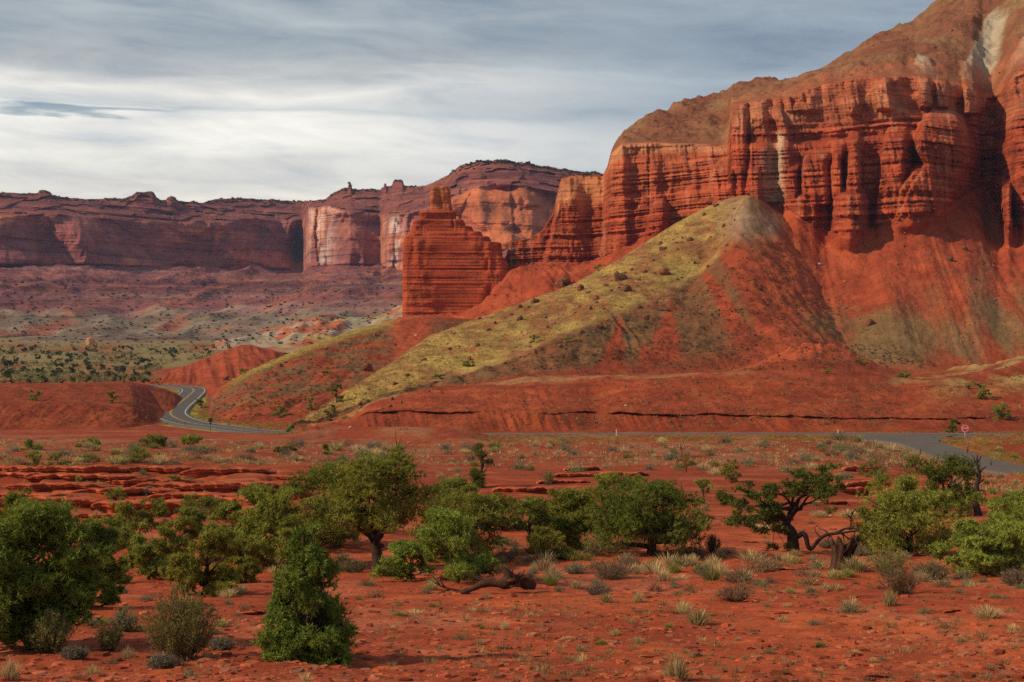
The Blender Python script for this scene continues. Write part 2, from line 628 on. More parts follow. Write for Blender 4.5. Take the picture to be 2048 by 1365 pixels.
def build_ground():
    pxs = columns(-60, 2110, 2.6)
    Y = [2.0]
    while Y[-1] < 16000:
        y = Y[-1]
        drop = np.interp(y, [2, 10, 59, 125, 300, 700, 1200], [2, 3.3, 9.2, 13.6, 22, 23, 20])
        st = 1.9 * y * y / (F * drop)
        if 98 < y < 172:
            st = min(st, 0.36)
        if 262 < y < 312:
            st = min(st, 0.8)
        if y > 560:
            st = max(st, y * .02)
        Y.append(y + max(st, 0.05))
    Y = np.array(Y)
    PX, YY = np.meshgrid(pxs, Y)
    X = (PX - 1024) / F * YY
    z, zone = ground_z(PX, X, YY)
    near = (YY > 150) & (YY < 760)
    dm = np.full(X.shape, 1e3)
    zm = np.zeros(X.shape)
    dm[near], zm[near] = road_dist(X[near], YY[near], MAIN)
    ds = np.full(X.shape, 1e3)
    zs = np.zeros(X.shape)
    ds[near], zs[near] = road_dist(X[near], YY[near], SIDE)
    z = lerp(zm - 0.25, z, sst(5.5, 11, dm))
    z = lerp(zs - 0.25, z, sst(4.5, 9, ds))
    P = np.stack([X, YY, z], -1)
    # colours: red soil with paler dusty and darker damp patches, pebbled pale flats, weedy verges
    n1 = fbm(X / 14, YY / 14, o=4)
    n2 = fbm(X / 1.6, YY / 1.6, o=3)
    c = np.broadcast_to(RED, P.shape).copy()
    c = cmix(c, ORANGE, np.clip(n1 * .9, 0, .6))
    c = cmix(c, DARK, np.clip(-n1 * .9 - .05, 0, .6))
    c = cmix(c, (.50, .165, .085), sst(.15, .55, fbm(X / 7 + 3, YY / 5, o=4)) * .55)
    c = cmix(c, (.24, .048, .022), sst(.2, .5, ridged(X / 9 + .5 * n1, YY / 16 + 4, o=2) - .75) * .5 * (1 - sst(90, 130, YY)))
    c = cmix(c, ORANGE * 1.1, np.clip(n2 - .25, 0, .5) * (1 - sst(50, 120, YY)))
    c = cmix(c, DARK, np.clip(-n2 - .25, 0, .5) * (1 - sst(50, 120, YY)))
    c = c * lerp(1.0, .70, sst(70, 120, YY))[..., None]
    c = cmix(c, ORANGE, zone * sst(.1, .5, fbm(X / 6, YY / 2, o=3)) * .6)
    c = cmix(c, (.33, .17, .08), sst(-.1, .6, fbm(X / 9, YY / 20, o=3)) * .55 * sst(190, 225, YY) * (1 - sst(290, 310, YY)))
    verge = (1 - sst(5.2, 8.2, np.minimum(dm, ds + 1))) * sst(-.5, .3, fbm(X / 5, YY / 5, o=3))
    c = cmix(c, (.34, .32, .06), verge * .95 * (1 - sst(620, 800, PX)))
    c = cmix(c, (.34, .26, .08), verge * .7 * sst(620, 800, PX) * (1 - .6 * sst(1900, 1940, PX)))
    far = sst(480, 640, YY)
    nv = fbm(X / 60, YY / 130, o=4)
    c = cmix(c, (.23, .185, .075), far * sst(-.45, .15, nv) * .9)
    c = cmix(c, (.42, .33, .24), far * sst(.35, .6, fbm(X / 80 + 5, YY / 160, o=3)) * .6 * sst(900, 1100, YY))
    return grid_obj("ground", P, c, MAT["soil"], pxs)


build_ground()


def rocky_tone(P, s, base, a, b, k=.5):
    n = fbm(P[..., 0] / s, P[..., 1] / s, P[..., 2] / s, o=4)
    c = np.broadcast_to(np.asarray(base, float), P.shape).copy()
    c = cmix(c, a, np.clip(n * 1.1, 0, k))
    return cmix(c, b, np.clip(-n * 1.1, 0, k))


# ---- near grassy ridge with the road-cut bench in front
def build_ridge():
    pxs = columns(430, 2110, 2.2, None, 3300)
    L0 = [(430, 868, 330), (560, 872, 322), (700, 874, 316), (950, 876, 313), (1700, 874, 310), (2100, 870, 310), (3300, 870, 315)]
    L1 = [(430, 862, 336), (560, 860, 332), (690, 852, 328), (735, 823, 329), (950, 823, 327), (1180, 824, 327), (1500, 828, 326), (1940, 838, 325), (2048, 835, 328), (3300, 835, 335)]
    L2 = [(430, 861, 340), (560, 859, 336), (640, 848, 342), (700, 832, 345), (760, 806, 352), (850, 779, 362), (1000, 768, 368), (1080, 757, 366), (1400, 750, 362), (1500, 749, 362), (1640, 757, 364), (1800, 764, 365), (1950, 745, 375), (2048, 722, 390), (3300, 715, 400)]
    L3 = [(430, 860, 343), (560, 858, 338), (640, 846, 346), (700, 826, 354), (760, 802, 362), (850, 776, 376), (1000, 762, 388), (1080, 752, 394), (1320, 748, 412), (1400, 746, 420), (1500, 745, 430), (1600, 748, 444), (1660, 750, 462), (1750, 752, 476), (1950, 742, 420), (2048, 715, 425), (3300, 705, 440)]
    L4 = [(430, 859, 346), (560, 857, 340), (640, 838, 350), (700, 814, 362), (760, 794, 372), (830, 773, 384), (1000, 728, 416), (1100, 678, 443), (1190, 634, 470), (1320, 583, 516), (1405, 535, 549), (1440, 485, 566), (1468, 430, 579), (1485, 402, 586), (1498, 394, 589), (1518, 399, 592),
          (1540, 416, 594), (1600, 452, 598), (1640, 478, 602), (1700, 515, 628), (1760, 600, 640), (1830, 748, 560), (1950, 738, 470), (2048, 712, 470), (3300, 700, 480)]
    L5 = [(430, 858, 350), (560, 850, 352), (640, 815, 372), (720, 765, 410), (800, 712, 450), (860, 670, 478), (960, 634, 504), (1050, 602, 528), (1150, 566, 556), (1250, 509, 582), (1340, 451, 601), (1400, 418, 607), (1440, 402, 606), (1470, 393, 604), (1495, 390, 600), (1515, 395, 602),
          (1540, 415, 604), (1600, 452, 608), (1640, 479, 612), (1700, 517, 638), (1760, 604, 650), (1830, 752, 570), (1950, 742, 480), (2048, 716, 480), (3300, 704, 490)]
    L6 = [(x, max(y + 60, 700), Y + 45) for x, y, Y in L5]
    P, par = loft(pxs, [L0, L1, L2, L3, L4, L5, L6], [46, 46, 14, 130, 92, 14], 2, 3)
    wm = (sst(2.9, 3.1, par) * (1 - sst(3.7, 3.98, par)))[:, None, None] * sst(1330, 1400, pxs)[None, :, None]
    P = lerp(P, blur(P, 500, 1), wm)
    X, Y, Z = P[..., 0], P[..., 1], P[..., 2]
    v = np.broadcast_to(par[:, None], X.shape)
    PX = np.broadcast_to(pxs[None], X.shape)
    # dome of bare red soil standing on the bench
    Z = Z + 8.6 * np.exp(-(np.abs(PX - 1640) / 118) ** 2.2) * np.exp(-((v - 2.72) / .55) ** 2) * (1 + .12 * fbm(X / 4, Y / 4, o=2))
    # spur fan at the left of the bench face
    fan = np.exp(-((PX - 1050) / 95) ** 2)
    face = sst(.05, .5, v) * (1 - sst(1.7, 2.0, v))
    face2 = sst(0, 1.25, v) * (1 - sst(1.7, 2.0, v))
    Y = Y - 7.0 * fan * face2 - 5.0 * np.exp(-((PX - 1330) / 120) ** 2) * face2 - 6.0 * np.exp(-((PX - 1640) / 150) ** 2) * face2 + 3.5 * np.exp(-((PX - 1190) / 26) ** 2) * face2
    # rills
    skew = X + 0.55 * (Z + 23)
    rill = ridged(skew / 2.6, v * .5, o=2)
    Y = Y + rill * 0.85 * face * (0.35 + fan + .8 * (1 - sst(.8, 1.05, v)) * sst(-.2, .4, fbm(X / 14, Y / 30, o=2)))
    up = sst(3.05, 3.3, v) * (1 - sst(3.75, 4.0, v))
    sk2 = X + 0.55 * (Z + 15) + 4 * fbm(X / 30, Y / 30, o=2)
    gul = ridged(sk2 / 16 + .35 * fbm(X / 30, Z / 30, o=2), v * .35 + 3, o=3)
    Z = Z - up * 1.5 * np.clip(1.05 - gul, 0, 1.3)
    gul2 = ridged(sk2 / 4.2, v * .4 + 9, o=2)
    Z = Z + up * .28 * gul2 + up * 1.3 * fbm(X / 9, Y / 9, Z / 9, o=3)
    # ledge and strata steps of the bench
    lip = np.exp(-((v - 1.0) / .028) ** 2) * sst(690, 760, PX) * (1 - fan * .95) * (1 - sst(1930, 2000, PX))
    br = .38 + .62 * sst(-.4, .3, fbm(X / 5, Y * 0 + 2.2, o=3))
    Y = Y - lip * 1.7 * br * (1 + .5 * fbm(X / 3, X * 0 + 7, o=2))
    under = np.exp(-((v - .93) / .035) ** 2) * sst(690, 760, PX) * (1 - fan * .95) * (1 - sst(1930, 2000, PX))
    Y = Y + under * 1.4 * br
    st = perlin(Z * 1.4 + .2 * fbm(X / 20, Y / 20, o=2), Z * 0 + .5)
    band = sst(1.4, 1.7, v) * (1 - sst(2.0, 2.1, v)) * np.exp(-((PX - 930) / 190) ** 2)
    Y = Y - band * st * 1.6
    Z = Z + sst(1.0, 1.5, v) * (1 - sst(2.2, 2.8, v)) * 1.5 * fbm(X / 26 + 4, Y / 30, o=2)
    Y = Y - face * 2.2 * fbm(X / 17 + 9, v * .6, o=2)
    Z = Z + sst(4.0, 4.3, v) * (1 - sst(4.8, 5.0, v)) * 1.3 * fbm((X + .4 * Y) / 11, Y / 26, o=3)
    Z = Z + sst(0.2, 1.2, v) * (0.28 * fbm(X / 2.4, Y / 2.4, Z / 2.4, o=3) + .5 * fbm(X / 15, Y / 15, o=2)) * (1 - .5 * np.exp(-((v - 5) / .2) ** 2))
    P = np.stack([X, Y, Z], -1)
    # colours
    n = fbm(X / 9, Y / 9, Z / 9, o=4)
    nb = fbm(X / 34, Y / 34, o=3)
    c = rocky_tone(P, 12, RED * .66, ORANGE * .62, DARK * .9, .45)  # bench and ridge soil darkened to stand in for cloud shade
    c = cmix(c, rocky_tone(P, 9, RED * .84, ORANGE * .82, RED * .62, .5), sst(1.04, 1.2, v) * (1 - sst(1.9, 2.1, v)) * .75)
    c = cmix(c, DARK * .9, sst(.15, .5, perlin(Z * 1.1 + .15 * n + 4, X / 70)) * .55 * sst(1.0, 1.2, v) * (1 - sst(1.95, 2.1, v)))
    c = cmix(c, DARK * .9, np.clip(st, 0, 1) * .5 * (1 - sst(2, 2.4, v)))
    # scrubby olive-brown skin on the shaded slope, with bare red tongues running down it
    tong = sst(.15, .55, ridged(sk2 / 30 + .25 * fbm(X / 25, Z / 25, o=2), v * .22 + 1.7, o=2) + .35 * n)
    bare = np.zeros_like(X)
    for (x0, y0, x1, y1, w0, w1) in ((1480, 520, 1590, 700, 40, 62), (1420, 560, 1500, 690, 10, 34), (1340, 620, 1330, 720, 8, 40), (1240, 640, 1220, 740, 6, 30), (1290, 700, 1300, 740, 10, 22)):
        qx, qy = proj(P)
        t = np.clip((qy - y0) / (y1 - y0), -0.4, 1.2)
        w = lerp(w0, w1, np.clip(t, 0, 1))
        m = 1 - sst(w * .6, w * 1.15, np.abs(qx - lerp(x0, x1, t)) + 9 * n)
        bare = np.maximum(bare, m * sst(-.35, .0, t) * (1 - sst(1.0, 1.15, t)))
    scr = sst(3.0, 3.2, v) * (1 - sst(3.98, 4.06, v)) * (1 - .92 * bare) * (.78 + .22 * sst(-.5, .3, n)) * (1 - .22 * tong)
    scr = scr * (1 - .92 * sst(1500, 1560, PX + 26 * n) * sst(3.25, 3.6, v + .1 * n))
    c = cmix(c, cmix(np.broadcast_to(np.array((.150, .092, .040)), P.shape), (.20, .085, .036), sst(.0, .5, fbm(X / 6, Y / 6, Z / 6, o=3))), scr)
    c = cmix(c, RED * .80, bare * .8 * sst(3, 3.2, v) * (1 - sst(4.0, 4.05, v)))
    c = cmix(c, rocky_tone(P, 14, (.37, .074, .028), (.42, .10, .038), (.29, .054, .024), .5), sst(1495, 1560, PX + 26 * n) * sst(3.1, 3.4, v) * .95)
    ol = np.exp(-(np.abs(PX + 20 * n - 1690) / 80) ** 3) * sst(610, 650, proj(P)[1]) * sst(2.9, 3.1, v)
    c = cmix(c, (.19, .125, .052), ol * .85)
    dm_ = np.exp(-(np.abs(PX - 1640) / 118) ** 2.2) * np.exp(-((v - 2.72) / .42) ** 4)
    c = cmix(c, (.43, .085, .032), np.clip(dm_ * 1.4, 0, 1))
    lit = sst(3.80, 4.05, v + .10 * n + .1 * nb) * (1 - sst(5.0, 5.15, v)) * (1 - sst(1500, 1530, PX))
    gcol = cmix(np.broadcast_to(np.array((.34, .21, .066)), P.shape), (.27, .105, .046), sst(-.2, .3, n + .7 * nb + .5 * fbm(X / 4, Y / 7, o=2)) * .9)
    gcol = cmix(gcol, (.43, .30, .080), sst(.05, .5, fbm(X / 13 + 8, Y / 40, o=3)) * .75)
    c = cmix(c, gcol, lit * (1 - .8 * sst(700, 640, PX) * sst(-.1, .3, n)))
    # the bare grey gravel patch just under the summit
    qx, qy = proj(P)
    gp = np.exp(-((qx - 1478) / 46) ** 2 - ((qy - 440) / 48) ** 2) + .8 * np.exp(-((qx - 1545) / 28) ** 2 - ((qy - 450) / 36) ** 2)
    c = cmix(c, (.29, .185, .115), np.clip(gp * 1.15 - .25, 0, .9) * sst(3.2, 3.5, v))
    # right hand flats with straw grass
    fl = sst(1800, 1960, PX) * sst(1.2, 1.8, v) * sst(-.25, .35, n)
    c = cmix(c, (.34, .24, .085), fl * .85)
    tp = sst(1.9, 2.0, v) * (1 - sst(2.3, 2.7, v)) * (1 - sst(1480, 1520, PX) * (1 - sst(1760, 1800, PX)))
    c = cmix(c, (.36, .22, .09), tp * .6 * sst(-.3, .3, n))
    return grid_obj("grassy_ridge", P, c, MAT["hill"], pxs)


build_ridge()


# ---- second, lower ridge behind the bend of the road
def build_second_ridge():
    pxs = columns(376, 960, 2.4, None, None)
    pxs = np.concatenate([pxs, np.arange(970, 1100, 14)])
    L0 = [(376, 800, 520), (400, 805, 470), (410, 848, 372), (430, 856, 356), (500, 862, 345), (600, 862, 342), (1100, 860, 345)]
    L1 = [(376, 797, 528), (402, 796, 490), (414, 838, 384), (440, 842, 364), (480, 812, 370), (520, 800, 378), (640, 800, 380), (760, 780, 420), (1100, 760, 430)]
    L2 = [(376, 794, 535), (404, 790, 500), (418, 822, 396), (450, 826, 384), (500, 797, 388), (600, 790, 395), (700, 772, 415), (800, 740, 450), (1100, 720, 470)]
    L3 = [(376, 791, 540), (406, 785, 510), (425, 796, 440), (455, 772, 452), (500, 747, 462), (600, 703, 486), (700, 669, 512), (800, 640, 540), (840, 634, 555), (960, 640, 580), (1100, 650, 590)]
    L4 = [(376, 790, 548), (408, 782, 520), (428, 788, 456), (460, 762, 470), (505, 738, 482), (600, 696, 506), (700, 663, 532), (800, 635, 560), (840, 630, 575), (960, 640, 600), (1100, 650, 610)]
    L5 = [(x, 770, Y + 50) for x, y, Y in L4]
    P, par = loft(pxs, [L0, L1, L2, L3, L4, L5], [24, 20, 60, 12, 12], 2, 3)
    X, Y, Z = P[..., 0], P[..., 1], P[..., 2]
    v = np.broadcast_to(par[:, None], X.shape)
    face = sst(.2, .8, v) * (1 - sst(2.7, 3.0, v))
    sk = X - .5 * Z
    Z = Z - face * 1.1 * np.clip(1.1 - ridged(sk / 13, v * .4 + 2, o=3), 0, 1.3)
    Z = Z + .35 * fbm(X / 3, Y / 3, Z / 3, o=3) * sst(0, .5, v)
    led = np.exp(-((v - 1.0) / .05) ** 2)
    Y = Y - led * 1.0 * sst(-.2, .3, fbm(X / 6, X * 0, o=2)) * sst(440, 500, np.broadcast_to(pxs[None], X.shape))
    P = np.stack([X, Y, Z], -1)
    n = fbm(X / 10, Y / 10, Z / 10, o=4)
    c = rocky_tone(P, 12, RED * .74, ORANGE * .75, DARK, .45)
    st = perlin(Z * .9, Z * 0 + .3)
    c = cmix(c, DARK, np.clip(st, 0, 1) * .5)
    c = cmix(c, (.18, .095, .04), sst(1.6, 2.1, v) * (1 - sst(2.93, 3.0, v)) * sst(-.4, .15, n) * .9)
    PX = np.broadcast_to(pxs[None], X.shape)
    c = cmix(c, GRASS * .82, sst(2.86, 3.0, v) * .85 * sst(440, 480, PX) * (1 - sst(830, 850, PX)))
    c = cmix(c, GRASS * .8, sst(.8, 1.2, v) * (1 - sst(1.5, 2, v)) * sst(.0, .4, n) * .6)
    c = cmix(c, RED * 1.08, sst(770, 800, PX) * (1 - sst(850, 870, PX)) * sst(2, 2.3, v) * .9)
    return grid_obj("lower_ridge", P, c, MAT["hill"], pxs)


build_second_ridge()


# ---- bare red mound behind the bend, and the red bank at the left of the road
def build_mound():
    pxs = columns(270, 680, 2.2, None, None)
    L0 = [(270, 790, 520), (680, 790, 520)]
    L1 = [(270, 776, 560), (320, 772, 562), (400, 770, 560), (680, 768, 560)]
    L2 = [(270, 776, 600), (310, 762, 600), (345, 745, 612), (380, 729, 622), (440, 705, 636), (480, 691, 645), (500, 689, 648), (520, 695, 650), (560, 704, 655), (600, 722, 650), (680, 760, 640)]
    L3 = [(x, y + 1, Y + 12) for x, y, Y in L2]
    L4 = [(270, 780, 680), (680, 780, 680)]
    P, par = loft(pxs, [L0, L1, L2, L3, L4], [8, 60, 8, 12], 2, 3)
    X, Y, Z = P[..., 0], P[..., 1], P[..., 2]
    v = np.broadcast_to(par[:, None], X.shape)
    face = sst(.9, 1.3, v) * (1 - sst(1.85, 2.0, v))
    sk = X + .9 * Z + .1 * Y
    Z = Z + face * 1.5 * (ridged(sk / 11, v * .5 + 4, o=3) - .6)
    Z = Z + .25 * fbm(X / 3, Y / 3, Z / 3, o=3)
    P = np.stack([X, Y, Z], -1)
    c = rocky_tone(P, 10, RED * .82, ORANGE * .8, DARK, .35)
    c = cmix(c, DARK, np.clip(perlin(Z * .55, Z * 0 + 3.1), 0, 1) * .5)
    return grid_obj("red_mound", P, c, MAT["hill"], pxs)


def build_left_bank():
    pxs = columns(-60, 372, 2.2, -1300, None)
    L0 = [(-1300, 866, 322), (0, 866, 322), (250, 868, 322), (322, 868, 330), (345, 862, 350), (372, 850, 372)]
    L1 = [(-1300, 862, 328), (0, 862, 328), (240, 862, 330), (318, 858, 345), (345, 856, 352), (372, 848, 374)]
    L2 = [(-1300, 805, 350), (0, 806, 350), (140, 808, 350), (265, 808, 356), (312, 836, 362), (345, 853, 357), (372, 846, 376)]
    L3 = [(-1300, 778, 392), (0, 772, 392), (140, 770, 395), (262, 769, 420), (300, 780, 440), (345, 851, 362), (372, 845, 380)]
    L4 = [(-1300, 772, 425), (0, 768, 425), (140, 767, 428), (262, 765, 445), (305, 770, 455), (330, 775, 460), (352, 783, 470), (372, 800, 470)]
    L5 = [(x, 815, Y + 45) for x, y, Y in L4]
    P, par = loft(pxs, [L0, L1, L2, L3, L4, L5], [8, 36, 28, 12, 10], 2, 4)
    X, Y, Z = P[..., 0], P[..., 1], P[..., 2]
    v = np.broadcast_to(par[:, None], X.shape)
    led = np.exp(-((v - 2.0) / .06) ** 2)
    Y = Y - led * 1.4 * sst(-.1, .35, fbm(X / 7, X * 0 + 5, o=2))
    led = np.exp(-((v - 3.0) / .08) ** 2)
    Y = Y - led * 2.0 * sst(-.1, .3, fbm(X / 9, X * 0 + 15, o=2))
    face = sst(1, 1.4, v) * (1 - sst(1.8, 2, v))
    Z = Z + face * .35 * ridged(X / 3.5, v, o=2) + .28 * fbm(X / 3, Y / 3, Z / 3, o=3) * sst(0, .6, v)
    P = np.stack([X, Y, Z], -1)
    c = rocky_tone(P, 9, RED * .62, ORANGE * .6, DARK * .9, .45)
    c = cmix(c, DARK, np.clip(perlin(Z * 1.1, Z * 0 + 1.1), 0, 1) * .45)
    return grid_obj("red_bank", P, c, MAT["hill"], pxs)


build_mound()
build_left_bank()


# ---- the red cliffs with their talus, and the brown slope above
def bump1(px, py, prof, d):
    """relief of one buttress; prof rows are (py, left px, right px)"""
    a = np.array(prof, float)
    l = np.interp(py, a[:, 0], a[:, 1])
    r = np.interp(py, a[:, 0], a[:, 2])
    s = (px - l) / np.maximum(r - l, 1)
    f = sst(-.03, .10, s) * (1 - sst(.62, 1.03, s) * .999)
    f = f * (0.86 + .14 * np.sin(np.clip(s, 0, 1) * math.pi))
    top = sst(a[0, 0] - 4, a[0, 0] + .16 * (a[-1, 0] - a[0, 0]) + 6, py)
    bot = 1 - sst(a[-1, 0] - 3, a[-1, 0] + 5, py)
    return d * f * top * bot


BUTT = [
    ([(325, 1440, 1480), (335, 1424, 1482), (365, 1420, 1484), (412, 1424, 1488)], 9),
    ([(200, 1463, 1498), (250, 1460, 1500), (300, 1462, 1500), (330, 1450, 1500), (400, 1440, 1500)], 6),
    ([(198, 1500, 1530), (300, 1500, 1545), (400, 1480, 1545)], 4),
    ([(192, 1544, 1562), (300, 1556, 1590), (400, 1562, 1600)], 5),
    ([(327, 1502, 1516), (340, 1493, 1526), (372, 1493, 1527), (398, 1500, 1527)], 13),
    ([(322, 1582, 1602), (350, 1572, 1602), (395, 1566, 1598)], 7),
    ([(296, 1618, 1668), (330, 1600, 1672), (395, 1600, 1678)], 11),
    ([(285, 1665, 1690), (370, 1660, 1692), (400, 1664, 1692)], 12),
    ([(266, 1697, 1727), (300, 1694, 1729), (385, 1692, 1730)], 15),
    ([(372, 1690, 1735), (395, 1668, 1748), (430, 1662, 1752), (474, 1660, 1750)], 20),
    ([(252, 1776, 1820), (300, 1760, 1828), (380, 1752, 1830), (452, 1744, 1830)], 12),
    ([(212, 1860, 1925), (250, 1838, 1950), (300, 1826, 1962), (330, 1842, 1965), (390, 1800, 1950), (446, 1784, 1890)], 20),
    ([(322, 1838, 1945), (360, 1806, 1940), (385, 1787, 1925), (440, 1782, 1888)], 17),
    ([(382, 1600, 1655), (410, 1560, 1668), (470, 1552, 1668)], 10),
    ([(155, 1925, 1950), (175, 1926, 1962), (215, 1924, 1966)], 12),
    ([(190, 2020, 2300), (240, 2004, 2300), (310, 2014, 2300), (350, 2016, 2300), (470, 2016, 2300)], 18),
    ([(358, 2002, 2026), (400, 2000, 2030), (462, 2003, 2034)], 24),
    ([(300, 1216, 1262), (420, 1210, 1270), (520, 1200, 1280)], 5),
    ([(296, 1300, 1322), (400, 1300, 1330), (520, 1298, 1335)], 2.5),
    ([(395, 1310, 1330), (420, 1302, 1340), (470, 1290, 1346)], 14),
    ([(352, 1124, 1160), (420, 1112, 1175), (520, 1085, 1190), (560, 1080, 1195)], 7),
    ([(540, 1050, 1105), (575, 1042, 1112), (610, 1040, 1118)], 12),
    ([(160, 1560, 1640), (210, 1570, 1650)], 3), ([(155, 1690, 1720), (215, 1700, 1726)], 3), ([(150, 1740, 1790), (205, 1752, 1790)], 4),
    ([(150, 1835, 1862), (200, 1838, 1868)], 5), ([(152, 1872, 1900), (200, 1872, 1902)], 5),
]


def build_cliffs():
    pxs = columns(770, 2110, 1.7, None, 3300, 24)
    C0 = [(770, 668, 630), (850, 672, 620), (1000, 668, 610), (1200, 640, 590), (1400, 600, 590), (1500, 640, 520), (1560, 768, 455), (1700, 770, 450), (1900, 772, 455), (2048, 768, 460), (3300, 756, 470)]
    C1 = [(770, 655, 690), (800, 640, 692), (850, 634, 692), (900, 612, 694), (960, 600, 690), (1000, 560, 676), (1040, 532, 674), (1090, 528, 675), (1150, 536, 672), (1210, 515, 664), (1290, 475, 648), (1350, 452, 640), (1420, 425, 628), (1500, 412, 620), (1560, 412, 616),
          (1640, 466, 606), (1700, 474, 598), (1750, 458, 602), (1790, 446, 600), (1850, 438, 604), (1900, 415, 622), (1940, 385, 640), (1965, 372, 655), (1995, 420, 640), (2015, 462, 612), (2048, 458, 606), (2200, 440, 600), (3300, 430, 590)]
    C2 = [(770, 654, 694), (800, 638, 696), (850, 630, 698), (900, 605, 700), (960, 590, 700), (1000, 545, 690), (1006, 520, 684), (1014, 512, 684), (1018, 484, 684), (1060, 478, 686), (1085, 462, 688), (1105, 430, 695), (1122, 362, 704), (1150, 352, 708), (1205, 354, 706), (1215, 340, 690), (1222, 308, 678), (1245, 288, 672), (1300, 286, 668), (1400, 290, 662), (1440, 295, 654), (1456, 290, 650),
          (1463, 210, 648), (1500, 203, 646), (1545, 195, 644), (1575, 196, 642), (1620, 177, 642), (1660, 167, 640), (1720, 157, 638), (1800, 153, 638), (1850, 156, 640), (1890, 166, 645), (1920, 172, 650), (1945, 176, 655), (1965, 196, 664), (1985, 196, 664), (2010, 178, 655), (2030, 152, 648), (2080, 130, 645), (3300, 60, 640)]
    C3 = [(770, 653, 700), (800, 637, 702), (850, 628, 704), (900, 602, 706), (960, 588, 706), (1000, 544, 698), (1006, 519, 694), (1014, 511, 694), (1018, 483, 694), (1060, 477, 698), (1085, 461, 704), (1105, 429, 714), (1122, 358, 720), (1150, 350, 720), (1205, 352, 718), (1215, 333, 712), (1222, 303, 715), (1235, 278, 725), (1252, 259, 735), (1300, 235, 750), (1350, 216, 770), (1400, 200, 790), (1450, 183, 800), (1482, 171, 805), (1520, 169, 800), (1570, 169, 790), (1600, 160, 780), (1640, 143, 775), (1680, 122, 775), (1740, 84, 780), (1780, 62, 785), (1830, 40, 790), (1860, 18, 790), (1885, -4, 790), (1960, -70, 800), (2060, -150, 810), (2400, -300, 830), (3300, -350, 860)]
    C4 = [(x, y + 25, Y + 60) for x, y, Y in C3]
    C5 = [(x, 690, Y + 240) for x, y, Y in C3]
    P, par = loft(pxs, [C0, C1, C2, C3, C4, C5], [120, 150, 100, 8, 10], 1, 1)
    Q = P.copy()
    X, Y, Z = P[..., 0], P[..., 1], P[..., 2]
    v = np.broadcast_to(par[:, None], X.shape)
    qx, qy = proj(P)
    wall = sst(.96, 1.04, v) * (1 - sst(1.97, 2.05, v))
    solid = sst(1000, 1010, qx)
    # buttresses
    d = np.zeros_like(X)
    wx = 3.2 * fbm(X / 9, Y / 9, Z / 9, o=3)
    wy = 3.0 * fbm(X / 11 + 9, Y / 11, Z / 11, o=3)
    for prof, dep in BUTT:
        last = prof[-1]
        d = np.maximum(d, bump1(qx + wx, qy + wy, prof + [(last[0] + 14, last[1] - 1, last[2] + 1)], dep * 1.45))
    # columns and flutes, stronger in the massive upper band
    fl = ridged(X / 8.5 + .3 * fbm(X / 16, Z / 16, o=2), Z / 70, Y / 60, o=3)
    fl2 = ridged(X / 2.6, Z / 26, Y / 20, o=2)
    vv = np.clip(v - 1, 0, 1)
    d = d + wall * solid * (1.5 * fl + .55 * fl2)
    # alternating hard and soft beds
    Zs = Z + 1.4 * fbm(X / 60, Y / 60, o=2) - .035 * X
    bed = perlin(Zs / 2.3, X / 90, Y * 0) + .6 * perlin(Zs / 1.0 + 20, X / 50, Y * 0) + .35 * perlin(Zs / .55 + 7, X / 30)
    red_low = 1 - sst(.62, .78, vv + .05 * fbm(X / 18, Z * 0, o=2))
    d = d + wall * solid * bed * (.5 + 1.5 * red_low)
    d = d + wall * solid * 1.1 * fbm(X / 7, Y / 7, Z / 5, o=4)
    jx = X / 2.9 + .9 * perlin(X / 13, Z / 30) + .25 * perlin(X / 3, Z / 7)
    bz = Zs / 1.7 + .5 * perlin(X / 40, Zs / 3)
    d = d + wall * solid * (.75 * cellrand(jx, 1) + (.35 + 1.0 * red_low) * cellrand(bz, 2) + .45 * cellrand(bz * 2.3, 5) * red_low + .5 * cellrand(np.floor(jx * .6) + 57 * np.floor(bz * .5), 3))
    # slabs and plates of the upper band
    pl = perlin(X / 11, Z / 13, Y / 30)
    d = d + wall * solid * (1 - red_low) * 2.6 * np.sign(pl) * np.abs(pl) ** .5
    # mid-height apron
    d = d + wall * solid * 6.0 * (1 - sst(.5, .66, vv)) * sst(1450, 1520, qx)
    # deep gully at the right
    d = d - wall * 10 * np.exp(-((qx + wx - 1982 + (qy - 300) * .05) / 16) ** 2) * sst(150, 200, qy)
    i1 = int(np.argmin(np.abs(par - 1.02)))
    row = blur(d[i1:i1 + 1], 30, 1)
    d = np.where(v < 1.02, row * (.45 * sst(.45, 1.02, v) + .55 * sst(.85, 1.02, v)), d)
    k = 1 - d / Y
    P = P * k[..., None]
    X, Y, Z = P[..., 0], P[..., 1], P[..., 2]
    # talus: fans and rills
    tal = sst(.02, .15, v) * (1 - sst(.93, 1.0, v))
    sk = X - .12 * (Y - 500)
    Z = Z + tal * 2.6 * (ridged(sk / 30, v * .3 + 1, o=2) - .6) * sst(0, .4, v)
    Z = Z - tal * .8 * np.clip(1 - ridged(sk / 7, v * .5 + 5, o=2), 0, 1) + tal * .4 * fbm(X / 2.5, Y / 2.5, o=3) + tal * (1 - sst(1190, 1260, qx)) * (1.2 * ridged((X + .3 * Y) / 9, v * .8, o=3) + 1.1 * perlin(Z / 2.2, X / 60))
    fan2 = np.exp(-((qx - 1835 - (qy - 450) * .3) / 55) ** 2) * tal * sst(400, 470, qy)
    Z = Z + 3.2 * fan2 * (1 - sst(560, 720, qy))
    gull = np.exp(-((qx - 1985 + (qy - 400) * .12 + wx * 2) / 16) ** 2) * tal
    Z = Z - 2.2 * gull * sst(0.3, .9, v)
    # upper slope
    upp = sst(2.03, 2.12, v) * (1 - sst(2.95, 3.0, v)) * sst(1212, 1250, qx)
